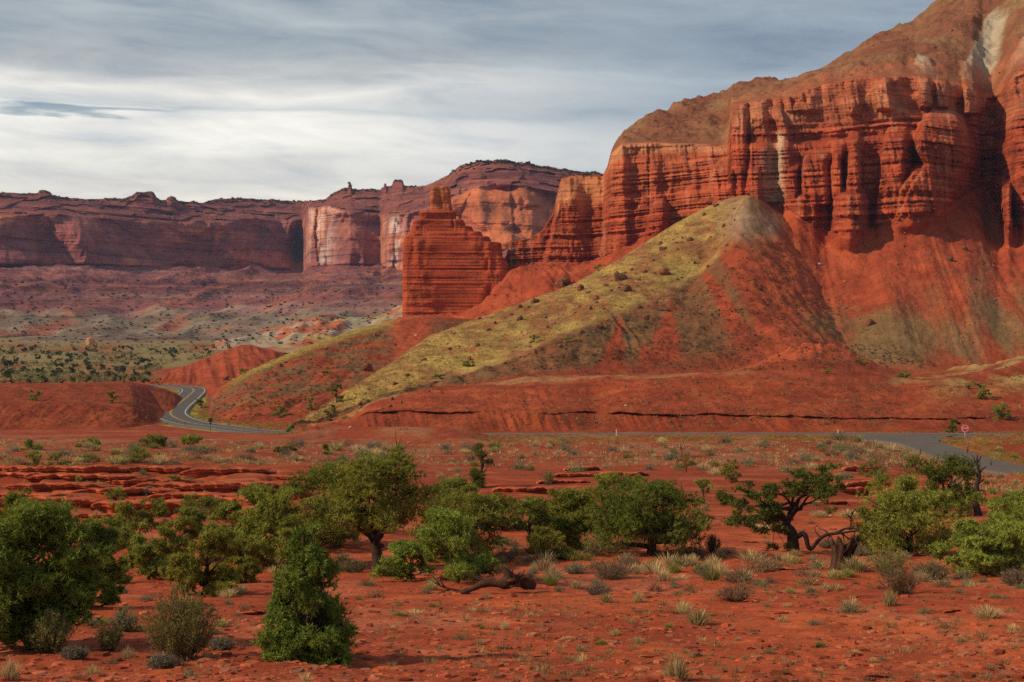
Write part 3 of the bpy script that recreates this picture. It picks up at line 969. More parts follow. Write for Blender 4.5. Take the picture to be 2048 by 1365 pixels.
    Z = Z + upp * (2.6 * fbm(X / 20, Y / 20, o=4) + 1.3 * ridged((X + .4 * Y) / 14, Y / 60, o=3) + .9 * fbm(X / 4, Y / 4, o=3) + 1.2 * sst(.1, .3, perlin(Z / 7 + .5 * fbm(X / 25, Y / 25, o=2), X / 80)))
    grey = np.zeros_like(X)
    for (x0, y0, x1, y1, w0, w1) in ((2000, 35, 1948, 165, 22, 46), (2075, 70, 2030, 170, 20, 34), (2110, 20, 2070, 110, 30, 40), (1690, 168, 1700, 180, 6, 26), (1840, 120, 1862, 165, 8, 44)):
        t = np.clip((qy - y0) / (y1 - y0), -.5, 1.5)
        w = lerp(w0, w1, np.clip(t, 0, 1))
        m = 1 - sst(w * .55, w, np.abs(qx + wx * 1.5 - lerp(x0, x1, t)))
        grey = np.maximum(grey, m * sst(-.15, .15, t) * (1 - sst(1, 1.2, t)))
    grey = grey * upp
    Z = Z + grey * .6
    P = np.stack([X, Y, Z], -1)
    # colours
    n = fbm(X / 14, Y / 14, Z / 14, o=4)
    c = rocky_tone(P, 16, (.36, .068, .027), (.44, .112, .044), (.22, .042, .022), .6)
    c = c * (1 + .22 * wall * cellrand(bz * 1.3, 7))[..., None] * (1 + .13 * wall * cellrand(jx, 8))[..., None]
    c = cmix(c, (.24, .05, .026), np.clip(-bed, 0, 1) * .55 * wall)
    c = cmix(c, (.52, .20, .10), wall * (1 - red_low) * (.35 + .45 * sst(-.2, .4, pl)) * sst(1440, 1480, qx))
    c = cmix(c, (.44, .13, .06), wall * sst(1210, 1225, qx) * (1 - sst(1440, 1470, qx)) * .45 * sst(.25, .6, vv))
    # varnish streaks running down the faces
    strk = fbm(X / 1.9, Z / 45, Y / 12, o=3)
    c = cmix(c, (.20, .06, .04), wall * sst(.25, .7, strk) * .5)
    c = cmix(c, (.48, .25, .16), wall * sst(.25, .7, -strk) * .35)
    c = cmix(c, (.62, .44, .28), wall * np.exp(-((qx + wx * .7 - 1559) / 9) ** 2) * sst(255, 275, qy) * (1 - sst(398, 412, qy)) * .8)
    c = cmix(c, (.40, .24, .17), wall * np.exp(-((qx + wx * .7 - 1540) / 15) ** 2) * sst(285, 310, qy) * .75)
    c = cmix(c, (.62, .33, .16), wall * np.exp(-((qx + wx - 1163) / 9) ** 2 - ((qy - 390) / 32) ** 2) * .7)
    c = cmix(c, (.55, .23, .10), wall * sst(1108, 1120, qx) * (1 - sst(1205, 1216, qx)) * sst(.6, .8, vv) * .7)
    c = cmix(c, (.52, .26, .13), wall * sst(.86, .94, vv) * (1 - sst(1440, 1470, qx)) * sst(1210, 1225, qx) * .6)
    # talus
    tc = rocky_tone(P, 18, (.335, .064, .026), (.39, .092, .036), (.25, .045, .022), .6)
    sc = tal * sst(540, 640, qy + 30 * n) * sst(-.15, .35, fbm(sk / 22, v * 1.4, o=3) + .4 * np.exp(-((qx - 1720) / 110) ** 2 - ((qy - 690) / 60) ** 2)) * sst(1500, 1560, qx)
    pz = np.exp(-(np.abs(qx + 16 * n - 1755 + .35 * (690 - qy)) / 120) ** 3) * sst(600, 660, qy + 22 * n)
    sc = np.maximum(sc, pz * (.65 + .35 * sst(-.3, .2, n)) * tal)
    tc = cmix(tc, (.19, .125, .052), sc * .9)
    tc = cmix(tc, (.24, .10, .05), gull * .6)
    c = cmix(c, tc, 1 - sst(.95, 1.0, v))
    # upper slope
    uc = rocky_tone(P, 26, (.235, .095, .048), (.24, .135, .066), (.17, .058, .034), .6)
    uc = cmix(uc, (.28, .19, .08), sst(.2, .7, fbm(X / 30, Y / 50, o=3)) * .45)
    uc = cmix(uc, (.20, .07, .04), sst(.45, .8, perlin(Z / 5 + .3 * n, X / 60)) * .45)
    uc = cmix(uc, (.42, .35, .25), grey * .9)
    c = cmix(c, uc, sst(2.0, 2.06, v) * sst(1205, 1230, qx))
    c = cmix(c, (.42, .13, .06), np.exp(-((v - 2.1) / .06) ** 2) * .6 * sst(1440, 1470, qx))
    alpha = np.clip(sst(.93, 1.02, v) * (1 - sst(1.97, 2.06, v)) + .25 * sst(2.0, 2.06, v) + .06, 0, 1)
    return grid_obj("red_cliffs", P, np.concatenate([np.clip(c, 0.004, .9), alpha[..., None]], -1), MAT["cliff"], pxs)


build_cliffs()


# ---- the free standing stepped butte in front of the cliffs
def build_butte():
    # silhouette rows: (py, left px, right px, half thickness m)
    prof = np.array([(366, 868, 886, 5), (369, 860, 893, 6.5), (374, 857, 896, 7.2), (400, 857, 898, 7.4), (418, 857, 902, 7.6), (419.5, 836, 907, 10), (432, 835, 908, 10.2), (436, 833, 909, 10.4), (437, 824, 924, 12), (450, 822, 927, 12.4),
                     (451, 820, 941, 13.6), (461, 818, 944, 13.8), (462, 814, 960, 15), (471, 811, 963, 15.2), (472, 807, 976, 16.2), (483, 805, 980, 16.6), (484, 804, 1001, 17.4), (513, 804, 1003, 17.8),
                     (516, 803, 1010, 18), (540, 803, 1022, 18.2), (575, 803, 1030, 18.6), (600, 803, 1030, 19), (640, 803, 1030, 19.4), (676, 803, 1030, 20)])
    Y0 = 668.0
    pys = np.concatenate([np.arange(366, 480, 1.0), np.arange(480, 676, 1.25)])[::-1]
    l = np.interp(pys, prof[:, 0], prof[:, 1])
    r = np.interp(pys, prof[:, 0], prof[:, 2])
    th = np.interp(pys, prof[:, 0], prof[:, 3])
    z = -(pys - HZ) / F * Y0
    xl, xr = (l - 1024) / F * Y0, (r - 1024) / F * Y0
    n = 460
    # rounded rectangle, more samples on the front
    a = np.linspace(0, 2 * math.pi, n, endpoint=False)
    cx, cy = np.cos(a), np.sin(a)
    e = 0.24
    ux = np.sign(cx) * np.abs(cx) ** e
    uy = np.sign(cy) * np.abs(cy) ** e
    mid, hw = (xl + xr) / 2, (xr - xl) / 2
    X = mid[:, None] + hw[:, None] * ux[None]
    Y = Y0 + 19 + th[:, None] * uy[None] * 1.0
    Z = np.broadcast_to(z[:, None], X.shape).copy()
    nx, ny = np.broadcast_to(cx[None], X.shape), np.broadcast_to(cy[None], X.shape)
    bed = perlin(z / 2.0, z * 0 + .4) + .7 * perlin(z / .95 + 11, z * 0 + .9)
    bed = bed[:, None] + .35 * perlin(Z / 1.2, X / 25, Y / 25)
    cap = sst(417, 412, pys)[:, None]
    d = (1 - cap) * (bed * .7) + .5 * ridged(X / 5, Z / 30, Y / 5, o=2) * (1 - .3 * cap) + .7 * fbm(X / 6, Y / 6, Z / 4, o=4) + cap * .45 * fbm(X / 3.5, Y / 3.5, Z / 6 + 7, o=3)
    # two open joints in the wall
    for jx, w in ((878, .5), (975, .7), (905, .35)):
        jxw = (jx - 1024) / F * Y0 + .8 * fbm(Z / 9, Z * 0 + jx, o=2)
        d = d - 1.6 * np.exp(-((X - jxw) / w) ** 2) * (ny < 0) * sst(.0, .4, fbm(Z / 14, Z * 0 + jx * .1, o=2) + .2)
    X = X + nx * d * .45 * (1 - .5 * cap)
    Y = Y + ny * d
    P = np.stack([X, Y, Z], -1)
    c = rocky_tone(P, 12, (.42, .078, .030), (.47, .11, .042), (.29, .050, .022), .5)
    c = cmix(c, (.23, .045, .024), np.clip(-bed, 0, 1) * .6 * (1 - cap))
    c = cmix(c, (.40, .135, .058), np.broadcast_to(cap, X.shape) * .75)
    c = cmix(c, (.54, .17, .09), sst(.55, .9, perlin(Z / 1.5 + 3, X / 60, Y / 60)) * .35)
    nv = len(z)
    i = np.arange(nv - 1)[:, None] * n
    j = np.arange(n)[None]
    q = np.stack([i + j, i + (j + 1) % n, i + (j + 1) % n + n, i + j + n], -1).reshape(-1, 4)
    V = P.reshape(-1, 3)
    V = np.concatenate([V, P[-1].mean(0)[None] + [[0, 0, .4]]])
    m = nv * n
    t = [(m, m - n + jj, m - n + (jj + 1) % n) for jj in range(n)]
    C3 = np.concatenate([c.reshape(-1, 3), c[-1].mean(0)[None]])
    # split the cap block from the stepped wall so it is a part of its own
    me = raw_mesh("stepped_butte", V, t, q, C3)
    o = link("rock_butte", me, MAT["cliff"])
    tag(o, "free-standing dark red layered butte with stepped top and square block on it", "rock formation")


build_butte()


# ---- far mesa
def build_mesa():
    pxs = columns(-60, 1500, 2.0, -1300, 3300, 30)
    M0 = [(-1300, 706, 1250), (0, 706, 1250), (300, 708, 1250), (560, 704, 1250), (800, 704, 1200), (1300, 700, 1200), (3300, 700, 1250)]
    M1 = [(-1300, 610, 1700), (0, 612, 1700), (130, 616, 1700), (250, 624, 1760), (330, 616, 1760), (460, 612, 1780), (560, 630, 1600), (650, 622, 1500), (740, 610, 1480), (800, 600, 1500), (1000, 600, 1500), (3300, 600, 1600)]
    M2 = [(-1300, 520, 1950), (0, 533, 2150), (230, 534, 2350), (420, 538, 2600), (560, 541, 2720), (606, 542, 2740), (618, 536, 2330), (700, 540, 2200), (762, 542, 2240), (775, 541, 2090), (800, 540, 2060), (850, 530, 2000), (900, 515, 1950), (1000, 508, 1900), (1060, 500, 1920), (1200, 500, 2000), (3300, 490, 2200)]
    M3 = [(-1300, 425, 2010), (0, 433, 2210), (120, 430, 2280), (230, 440, 2420), (370, 444, 2590), (480, 440, 2700), (560, 441, 2790), (606, 438, 2800), (618, 416, 2370), (660, 412, 2300), (700, 424, 2260), (760, 430, 2290), (775, 436, 2140), (800, 430, 2110), (850, 420, 2080), (900, 400, 2020), (960, 372, 1990), (1040, 372, 1980), (1100, 385, 2000), (1200, 395, 2060), (3300, 390, 2260)]
    M4 = [(-1300, 385, 2200), (0, 385, 2400), (60, 388, 2430), (90, 386, 2450), (125, 396, 2480), (170, 398, 2520), (250, 397, 2600), (268, 392, 2620), (310, 393, 2640), (322, 401, 2660), (345, 398, 2680), (360, 403, 2700), (408, 406, 2760), (430, 398, 2800), (465, 396, 2850), (520, 399, 2900), (606, 403, 2950), (618, 403, 2560), (650, 399, 2500), (668, 384, 2480), (690, 377, 2460), (722, 379, 2460), (760, 379, 2470), (784, 371, 2480), (850, 373, 2400), (875, 362, 2300), (895, 350, 2200), (925, 330, 2150), (955, 322, 2140), (1015, 322, 2140), (1060, 328, 2160), (1110, 336, 2200), (1160, 343, 2230), (1230, 350, 2260), (1500, 352, 2350), (3300, 352, 2400)]
    M5 = [(x, y + 3, Y + 300) for x, y, Y in M4]
    M6 = [(x, 640, Y + 1500) for x, y, Y in M4]
    P, par = loft(pxs, [M0, M1, M2, M3, M4, M5, M6], [50, 76, 80, 46, 8, 8], 1, 1)
    X, Y, Z = P[..., 0], P[..., 1], P[..., 2]
    v = np.broadcast_to(par[:, None], X.shape)
    qx, qy = proj(P)
    wall = sst(1.97, 2.06, v) * (1 - sst(2.95, 3.05, v))
    rim = sst(2.95, 3.05, v) * (1 - sst(3.97, 4.1, v))
    fl = ridged(X / 60 + .4 * fbm(X / 90, Z / 90, o=2), Z / 400, Y / 180, o=4)
    d = wall * 9 * (fl - .3)
    # slanting slabs, alcoves and spall scars
    al = fbm((X + .5 * Z) / 85, (Z - .25 * X) / 60, Y / 200, o=4)
    d = d + wall * 17 * al
    sp = perlin(X / 48 + 3, Z / 60, Y / 130)
    d = d + wall * 8 * np.sign(sp) * np.abs(sp) ** .35
    d = d + wall * (5 * cellrand(X / 26 + .8 * perlin(X / 90, Z / 90), 4) + 3.5 * cellrand(Z / 13 + .6 * perlin(X / 120, Z / 40), 6))
    dome = wall * sst(870, 910, qx)
    swirl = perlin((X - .8 * Z) / 40, (Z + .5 * X) / 34, Y / 200)
    d = d + dome * 20 * np.sign(swirl) * np.abs(swirl) ** .5
    bed = perlin((Z + .02 * X) / 9, X / 300, Y * 0) + .6 * perlin((Z + .02 * X) / 4, X / 200, Y * 0 + 5)
    d = d + rim * (11 * bed + 9 * fbm(X / 40, Y / 40, Z / 30, o=4))
    d = d + rim * 5 * np.sign(perlin(X / 22, Z / 14, Y / 60))
    for ax, ay, aw, ah, ad in ((598, 505, 14, 42, 70), (360, 540, 26, 9, 50), (205, 470, 14, 50, 30), (960, 430, 18, 40, -22), (1010, 370, 40, 14, 24)):
        d = d - ad * np.exp(-((qx - ax + 6 * al) / aw) ** 2 - ((qy - ay) / ah) ** 2) * wall
    # left promontories in front of the wall
    d = d + 45 * np.exp(-((qx - 20) / 55) ** 2) * sst(400, 520, qy) * (1 - sst(2.0, 2.6, v)) * wall
    d = d + 70 * np.exp(-((qx - 150 - (qy - 440) * .45) / 40) ** 2) * wall * sst(425, 470, qy)
    k = 1 - d / Y
    P = P * k[..., None]
    X, Y, Z = P[..., 0], P[..., 1], P[..., 2]
    tal = sst(1.0, 1.2, v) * (1 - sst(1.93, 2.0, v))
    sk = X
    Z = Z + tal * 8 * (ridged(sk / 95 + .3 * fbm(X / 90, Y / 90, o=2), v * .8, o=3) - .7)
    Z = Z + tal * 3.2 * fbm(X / 26, Y / 22, o=4) + tal * 3.5 * np.clip(perlin(Z / 14, X / 400), 0, 1)
    low = (1 - sst(1.0, 1.2, v)) * sst(.05, .3, v)
    Z = Z + low * 9 * (ridged(X / 100 + 2, Y / 260, o=3) - .7)
    top = np.exp(-((v - 4) / .25) ** 2)
    Z = Z + top * (2.5 * perlin(X / 16, Y / 90) + 7 * np.maximum(0, perlin(X / 36 + 4, Y / 200) - .35)) * (1 + sst(.1, .2, perlin(X / 14, Y * 0)) * .4)
    for hx, w, h in ((700, 4, 9), (770, 2.5, 7), (796, 12, 8), (290, 22, 7), (343, 10, 5), (90, 14, 4)):
        Z = Z + top * h * (1 - sst(w * .7, w * 1.1, np.abs(qx - hx)))
    P = np.stack([X, Y, Z], -1)
    n = fbm(X / 70, Y / 70, Z / 70, o=4)
    c = rocky_tone(P, 60, (.30, .102, .088), (.39, .135, .088), (.20, .070, .080), .7)  # purple cast put into the rock for haze and blue skylight
    c = cmix(c, (.56, .19, .085), wall * sst(.02, .45, al) * .75)  # painted shading by relief: proud slabs get a sunlit orange
    c = cmix(c, (.22, .070, .070), wall * sst(.05, .5, -al) * .55)  # hollows of the wall darkened as if in shade
    strk = fbm(X / 10, Z / 190, Y / 40, o=3)
    c = cmix(c, (.27, .088, .080), wall * sst(.1, .6, strk) * .65)
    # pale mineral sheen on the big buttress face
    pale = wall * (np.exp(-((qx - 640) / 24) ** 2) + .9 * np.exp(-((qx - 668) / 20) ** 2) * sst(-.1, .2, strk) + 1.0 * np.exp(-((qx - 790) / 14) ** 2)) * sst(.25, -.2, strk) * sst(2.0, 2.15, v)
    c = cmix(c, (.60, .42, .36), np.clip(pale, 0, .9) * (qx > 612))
    c = cmix(c, (.15, .045, .034), rim * (.55 + .4 * np.clip(-bed, 0, 1)))
    c = cmix(c, (.48, .17, .075), rim * np.clip(bed, 0, 1) * .4)
    c = cmix(c, (.50, .145, .050), dome * .7)
    tc = rocky_tone(P, 45, (.215, .077, .070), (.27, .098, .074), (.17, .066, .075), .6)
    tc = cmix(tc, (.30, .19, .16), sst(.1, .5, perlin(Z / 11 + .25 * n, X / 500)) * .6)
    tc = cmix(tc, (.13, .05, .045), sst(.15, .6, perlin(Z / 7 + 9 + .2 * n, X / 300)) * .75)
    tc = cmix(tc, (.42, .13, .065), sst(.2, .6, fbm((X - .8 * Z) / 40, (X + Z) / 150, o=3)) * .5)
    c = cmix(c, tc, (1 - sst(1.95, 2.03, v)))
    lc = rocky_tone(P, 55, (.21, .155, .105), (.26, .20, .15), (.20, .105, .070), .7)
    lc = cmix(lc, (.31, .095, .05), sst(.25, .6, fbm(X / 70 + 9, Y / 200, o=3)) * .8)
    c = cmix(c, lc, 1 - sst(.70, .95, v + .14 * n))
    c = cmix(c, (.13, .10, .045), sst(3.9, 4.05, v) * .7 * sst(-.5, .2, perlin(X / 25, Y / 90)))
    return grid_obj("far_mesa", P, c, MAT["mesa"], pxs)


build_mesa()


# ---- grey and red foothill between the mesa and the lower ridge
def build_foothill():
    pxs = columns(430, 900, 2.6, None, None)
    L0 = [(430, 700, 780), (900, 720, 780)]
    L1 = [(430, 692, 820), (520, 688, 820), (640, 690, 820), (900, 680, 820)]
    L2 = [(430, 690, 860), (500, 678, 870), (540, 662, 890), (600, 645, 900), (650, 634, 915), (700, 640, 920), (745, 638, 930), (790, 622, 940), (840, 600, 950), (900, 600, 950)]
    L3 = [(x, y + 2, Y + 30) for x, y, Y in L2]
    L4 = [(x, 690, Y + 150) for x, y, Y in L2]
    P, par = loft(pxs, [L0, L1, L2, L3, L4], [10, 46, 8, 10], 1, 3)
    X, Y, Z = P[..., 0], P[..., 1], P[..., 2]
    v = np.broadcast_to(par[:, None], X.shape)
    Z = Z + sst(.5, 1.2, v) * (2.6 * (ridged(X / 24, v * .6, o=3) - .7) + .8 * fbm(X / 7, Y / 7, o=3))
    Z = Z + sst(.9, 1.2, v) * (1 - sst(1.9, 2, v)) * .9 * np.clip(perlin(Z / 3, X / 90), 0, 1)
    P = np.stack([X, Y, Z], -1)
    PX = np.broadcast_to(pxs[None], X.shape)
    n = fbm(X / 26, Y / 26, o=4)
    c = rocky_tone(P, 22, (.34, .27, .19), (.40, .33, .25), (.27, .19, .11), .6)
    c = cmix(c, (.40, .10, .045), sst(.0, .35, n + .5 * np.exp(-((PX - 620) / 60) ** 2)) * .9)
    c = cmix(c, (.36, .31, .12), sst(.2, .5, fbm(X / 40 + 4, Y / 30, o=3)) * .7)
    c = cmix(c, (.16, .11, .08), sst(.4, .8, perlin(Z / 4, X / 100)) * .5)
    return grid_obj("foothill", P, c, MAT["hill"], pxs)


build_foothill()
# ------------------------------------------------------------------ roads
def ribbon(line, offs, z_off, mat, name, geo=None, t0=None, t1=None, col=(.05, .05, .052), dash=None):
    """strip between two lateral offsets along a centre line; offs may be a pair or an (n,2) array"""
    P = np.asarray(line, float)
    T = np.gradient(P[:, :2], axis=0)
    T /= np.linalg.norm(T, axis=1)[:, None]
    Nn = np.stack([-T[:, 1], T[:, 0]], -1)
    offs = np.broadcast_to(np.asarray(offs, float), (len(P), 2))
    a = np.concatenate([P[:, :2] + Nn * offs[:, :1], P[:, 2:] + z_off], 1)
    b = np.concatenate([P[:, :2] + Nn * offs[:, 1:], P[:, 2:] + z_off], 1)
    n = len(P)
    V = np.concatenate([a, b])
    i = np.arange(n - 1)
    q = np.stack([i + n, i + n + 1, i + 1, i], -1)
    g = geo or Geo()
    cc = np.asarray(col, float) * np.ones((len(V), 1))
    g.add(V, None, q, cc)
    return g


def road_obj(name, line, offs, z_off, mat, col):
    """paved strip with thickness: top sheet plus skirts"""
    g = Geo()
    nl = 9
    o0, o1 = np.broadcast_to(np.asarray(offs, float), (len(line), 2)).T
    for k in range(nl):
        a, b = o0 + (o1 - o0) * k / nl, o0 + (o1 - o0) * (k + 1) / nl
        ribbon(line, np.stack([a, b], -1), z_off, None, name, g, col=col)
    P = np.asarray(line, float)
    T = np.gradient(P[:, :2], axis=0)
    T /= np.linalg.norm(T, axis=1)[:, None]
    Nn = np.stack([-T[:, 1], T[:, 0]], -1)
    for o, s in ((o0, 1), (o1, -1)):
        top = np.concatenate([P[:, :2] + Nn * o[:, None], P[:, 2:] + z_off], 1)
        bot = top.copy()
        bot[:, :2] += Nn * (.35 * np.sign(o - (o0 + o1) / 2))[:, None]
        bot[:, 2] -= .45
        n = len(P)
        i = np.arange(n - 1)
        q = np.stack([i, i + 1, i + 1 + n, i + n], -1)
        g.add(np.concatenate([top, bot]), None, q, col)
    o = link(name, g.mesh(name), mat)
    return tag(o, kind="structure")


def build_roads():
    def wavy(P):
        n = fbm(P[:, 0] / 6, P[:, 1] / 6, o=3)
        return n
    road_obj("road", MAIN, (-4.3, 4.3), 0.06, MAT["asphalt"], (.105, .095, .088))
    s = np.linspace(0, 1, len(SIDE))[:, None]
    d = np.linalg.norm(SIDE - SIDE[0], axis=1)
    flare = np.clip(1 - d / 34, 0, 1) ** 2 * 22
    road_obj("side_road", SIDE, np.stack([-3.6 - flare, 3.6 + flare * .55], -1), 0.055, MAT["asphalt"], (.125, .105, .092))
    m = MAIN
    far = np.arange(len(m))
    for off, w, mt, nm in ((-3.55, .17, "paint", "edge_line"), (3.55, .17, "paint", "edge_line"), (-.16, .13, "yellow", "centre_line"), (.16, .13, "yellow", "centre_line")):
        g = ribbon(m, (off - w / 2, off + w / 2), 0.075, None, nm)
        tag(link(nm, g.mesh(nm), MAT[mt]), kind="structure")


build_roads()

# ------------------------------------------------------------------ plants
PINYON = ((.20, .21, .046), (.29, .295, .056), (.10, .112, .03))
JUNIPER = ((.185, .20, .048), (.26, .27, .060), (.10, .12, .034))
BRIGHT = ((.130, .200, .038), (.19, .27, .05), (.07, .12, .028))
OLIVEG = ((.165, .155, .050), (.215, .20, .062), (.095, .092, .034))


def leaf_clumps(g, cen, rad, rng, tufts, blades, length, width, pal, up=.35, flat=.7):
    """needle tufts filling clump volumes; every blade one narrow triangle"""
    n = len(cen)
    rad = np.broadcast_to(np.asarray(rad, float), (n,))
    cid = np.repeat(np.arange(n), tufts)
    m = len(cid)
    d = rng.normal(size=(m, 3))
    d /= np.linalg.norm(d, axis=1)[:, None]
    rr = rng.rand(m) ** .45
    p = cen[cid] + d * (rad[cid] * rr)[:, None] * np.array([1, 1, flat])
    blades = blades * 2
    b = np.repeat(np.arange(m), blades)
    k = len(b)
    dirs = d[b] * .45 + rng.normal(size=(k, 3)) * .85 + np.array([0, 0, up])
    dirs /= np.linalg.norm(dirs, axis=1)[:, None]
    side = np.cross(dirs, rng.normal(size=(k, 3)))
    side /= np.linalg.norm(side, axis=1)[:, None] + 1e-9
    ln = length * (.6 + .8 * rng.rand(k))
    q = p[b]
    V = np.stack([q - side * width / 2, q + side * width / 2, q + dirs * ln[:, None]], 1)
    pal = np.array(pal)
    cm = rng.rand(n)
    cc = pal[0] + (pal[1] - pal[0]) * np.clip(cm * 1.6 - .6, 0, 1)[:, None] + (pal[2] - pal[0]) * np.clip(.45 - cm, 0, 1)[:, None] * 1.2
    tc = cc[cid] * (.8 + .4 * rng.rand(m))[:, None]
    col = np.repeat(tc[b][:, None], 3, 1)
    g.add(V.reshape(-1, 3), np.arange(k * 3).reshape(-1, 3), None, col.reshape(-1, 3))


def bez(a, b, c, n=6):
    t = np.linspace(0, 1, n)[:, None]
    return (1 - t) ** 2 * a + 2 * t * (1 - t) * b + t * t * c


def crown_points(H, Wd, hb, shape, n, rng, rc, depth=1.0, asym=(0, 0)):
    """clump centres grouped into boughs, so the crown has lobes with gaps between"""
    def prof(t):
        if shape == "cone":
            return (1 - t) ** .92 * (.62 + .38 * min(1, t / .22)) * 1.12 + .03
        if shape == "umbrella":
            return (.55 + .45 * math.sin(math.pi * min(1, t))) * (1 if t < .72 else math.sqrt(max(0, 1 - ((t - .72) / .30) ** 2)))
        if shape == "column":
            return math.sqrt(max(0, 1 - (abs(t - .4) / .62) ** 2.4))
        return math.sqrt(max(0, 1 - (abs(t - .42) / .6) ** 2.2))
    nb = max(5, int(n / (11 if n > 90 else 7 if n > 45 else 2.2))) if shape != "cone" else int(n / 1.4)
    boughs = []
    tries = 0
    sep = Wd * (.20 if shape != "cone" else .10)
    while len(boughs) < nb and tries < 4000:
        tries += 1
        if tries % 400 == 0:
            sep *= .85
        t = rng.rand() ** (.9 if shape != "cone" else 1.25)
        th = rng.rand() * 2 * math.pi
        r = prof(t) * Wd / 2 * (.45 + .55 * rng.rand() ** .5) * (1 + (.22 if shape != "cone" else .24) * rng.normal())
        p = np.array([r * math.cos(th) + asym[0] * t, r * math.sin(th) * depth + asym[1] * t, hb + (H - hb) * t])
        if all(np.linalg.norm((p - q) * (1, 1, 1.5)) > sep for q in boughs):
            boughs.append(p)
    out = []
    sg = Wd * (.105 if shape != "cone" else .055)
    for k in range(n):
        c = boughs[rng.randint(len(boughs))]
        out.append(c + rng.normal(size=3) * sg * np.array([1, 1, .55]))
    out = np.array(out)
    out[:, 2] = np.clip(out[:, 2], hb * .7, H)
    return out


def make_tree(name, H, Wd, seed, shape="round", hb=.25, pal=PINYON, trunk_r=None, ncl=70, rc=None, trunk=None, tufts=21, blades=5, leaf=(.13, .034), lean=(0, 0), asym=(0, 0), bark=(.060, .038, .026), extra=None, kbr=13, depth=1.0, flat=.62):
    """returns (trunk mesh, crown mesh) in metres, base at the origin"""
    rng = np.random.RandomState(seed)
    pal = [(1.36 * max(q[0], .84 * q[1]), 1.36 * q[1], 1.36 * min(q[2], .19 * q[1])) for q in pal]
    rc = rc or Wd * .09
    hb = hb * H
    cen = crown_points(H - rc * .5, Wd - rc, hb, shape, ncl, rng, rc, depth, asym)
    for ax, half in ((0, Wd / 2 - rc * .8), (1, Wd * depth / 2 - rc * .8)):
        lo, hi = cen[:, ax].min(), cen[:, ax].max()
        if half > 0:
            cen[:, ax] = (cen[:, ax] - lo) / (hi - lo + 1e-6) * 2 * half - half
    cen[:, 2] = hb + (cen[:, 2] - cen[:, 2].min()) / (np.ptp(cen[:, 2]) + 1e-6) * (H - rc * .75 - hb)
    if extra is not None:
        cen = np.concatenate([cen, np.array(extra, float)])
    tr = trunk_r or max(.05, H * .035)
    gb = Geo()
    if trunk is None:
        k = 9
        zz = np.linspace(-.25, H * (.9 if shape in ("cone", "column") else .68), k)
        tt = np.linspace(0, 1, k)
        wob = (0.02 if shape == "cone" else .05) * H
        trunk = np.stack([lean[0] * tt ** 1.3 + wob * np.sin(tt * 5 + seed) * tt, lean[1] * tt + wob * np.cos(tt * 4 + seed * 2) * tt, zz], -1)
    trunk = np.asarray(trunk, float)
    trad = tr * np.linspace(1.25, .22, len(trunk)) ** 1.0
    trad[0] *= 1.35
    gb.tube(trunk, trad, 9, bark)
    # main limbs to spread targets, twigs to the other clumps
    idx = [int(np.argmax(cen[:, 2]))]
    while len(idx) < min(kbr, len(cen)):
        d = np.min(np.linalg.norm(cen[:, None] - cen[idx][None], axis=2), axis=1)
        idx.append(int(np.argmax(d)))
    nodes, = [[]]
    for i in idx:
        c = cen[i]
        zs = np.clip(c[2] * rng.uniform(.45, .75), hb * .55, trunk[-1, 2])
        j = int(np.argmin(np.abs(trunk[:, 2] - zs)))
        a = trunk[j]
        midp = a + (c - a) * .5 + np.array([0, 0, rng.uniform(-.05, .12) * H]) + rng.normal(size=3) * .05 * H
        path = bez(a, midp, c, 7)
        path[1:-1] += rng.normal(size=(5, 3)) * .012 * H
        r0 = trad[j] * .55
        gb.tube(path, np.linspace(r0, .014, 7), 6, bark)
        nodes += [path[q] for q in (3, 4, 5, 6)]
    nodes = np.array(nodes)
    for i, c in enumerate(cen):
        if i in idx:
            continue
        d = np.linalg.norm(nodes - c, axis=1)
        a = nodes[int(np.argmin(d))]
        path = bez(a, (a + c) / 2 + rng.normal(size=3) * .06 * rc / .4, c, 4)
        gb.tube(path, np.linspace(.022, .008, 4) * max(.6, H / 4), 4, bark, cap=False)
    for q in range(26):                       # dead twigs poking out of the crown
        c = cen[rng.randint(len(cen))]
        o = c - np.array([trunk[-1, 0] * .5, 0, H * .45])
        o = o / (np.linalg.norm(o) + 1e-6) + rng.normal(size=3) * .35
        a = nodes[int(np.argmin(np.linalg.norm(nodes - c, axis=1)))]
        e2 = c + o * rc * rng.uniform(.7, 1.9)
        gb.tube(bez(a, (a + e2) / 2 + rng.normal(size=3) * .1 * rc, e2, 4), np.linspace(.016, .005, 4) * max(.7, H / 4), 4, np.array(bark) * (1.0 + 2.2 * (q % 3 == 0)), cap=False)
    gl = Geo()
    leaf_clumps(gl, cen, rc * (.55 + .75 * rng.rand(len(cen))), rng, tufts, blades, leaf[0], leaf[1], pal, flat=flat)
    return gb.mesh(name + "_trunk"), gl.mesh(name + "_crown", smooth=False)


def put_tree(name, meshes, loc, label, cat, group=None, scale=1.0, rz=0.0):
    e = bpy.data.objects.new(name, None)
    C.objects.link(e)
    e.location = loc
    e.rotation_euler = (0, 0, rz)
    e.scale = (scale,) * 3 if isinstance(scale, (int, float)) else scale
    e.empty_display_size = .5
    tag(e, label, cat, group)
    t, c = meshes
    link("trunk", t, MAT["bark"], e)
    link("crown", c, MAT["leaf"], e)
    return e


PLACED = []                                  # (name, px, py) of everything that can serve as a landmark


def spot(px, py):
    p = hit(px, py)
    if p is None:
        p = pt(px, py, 100.0)
    return p


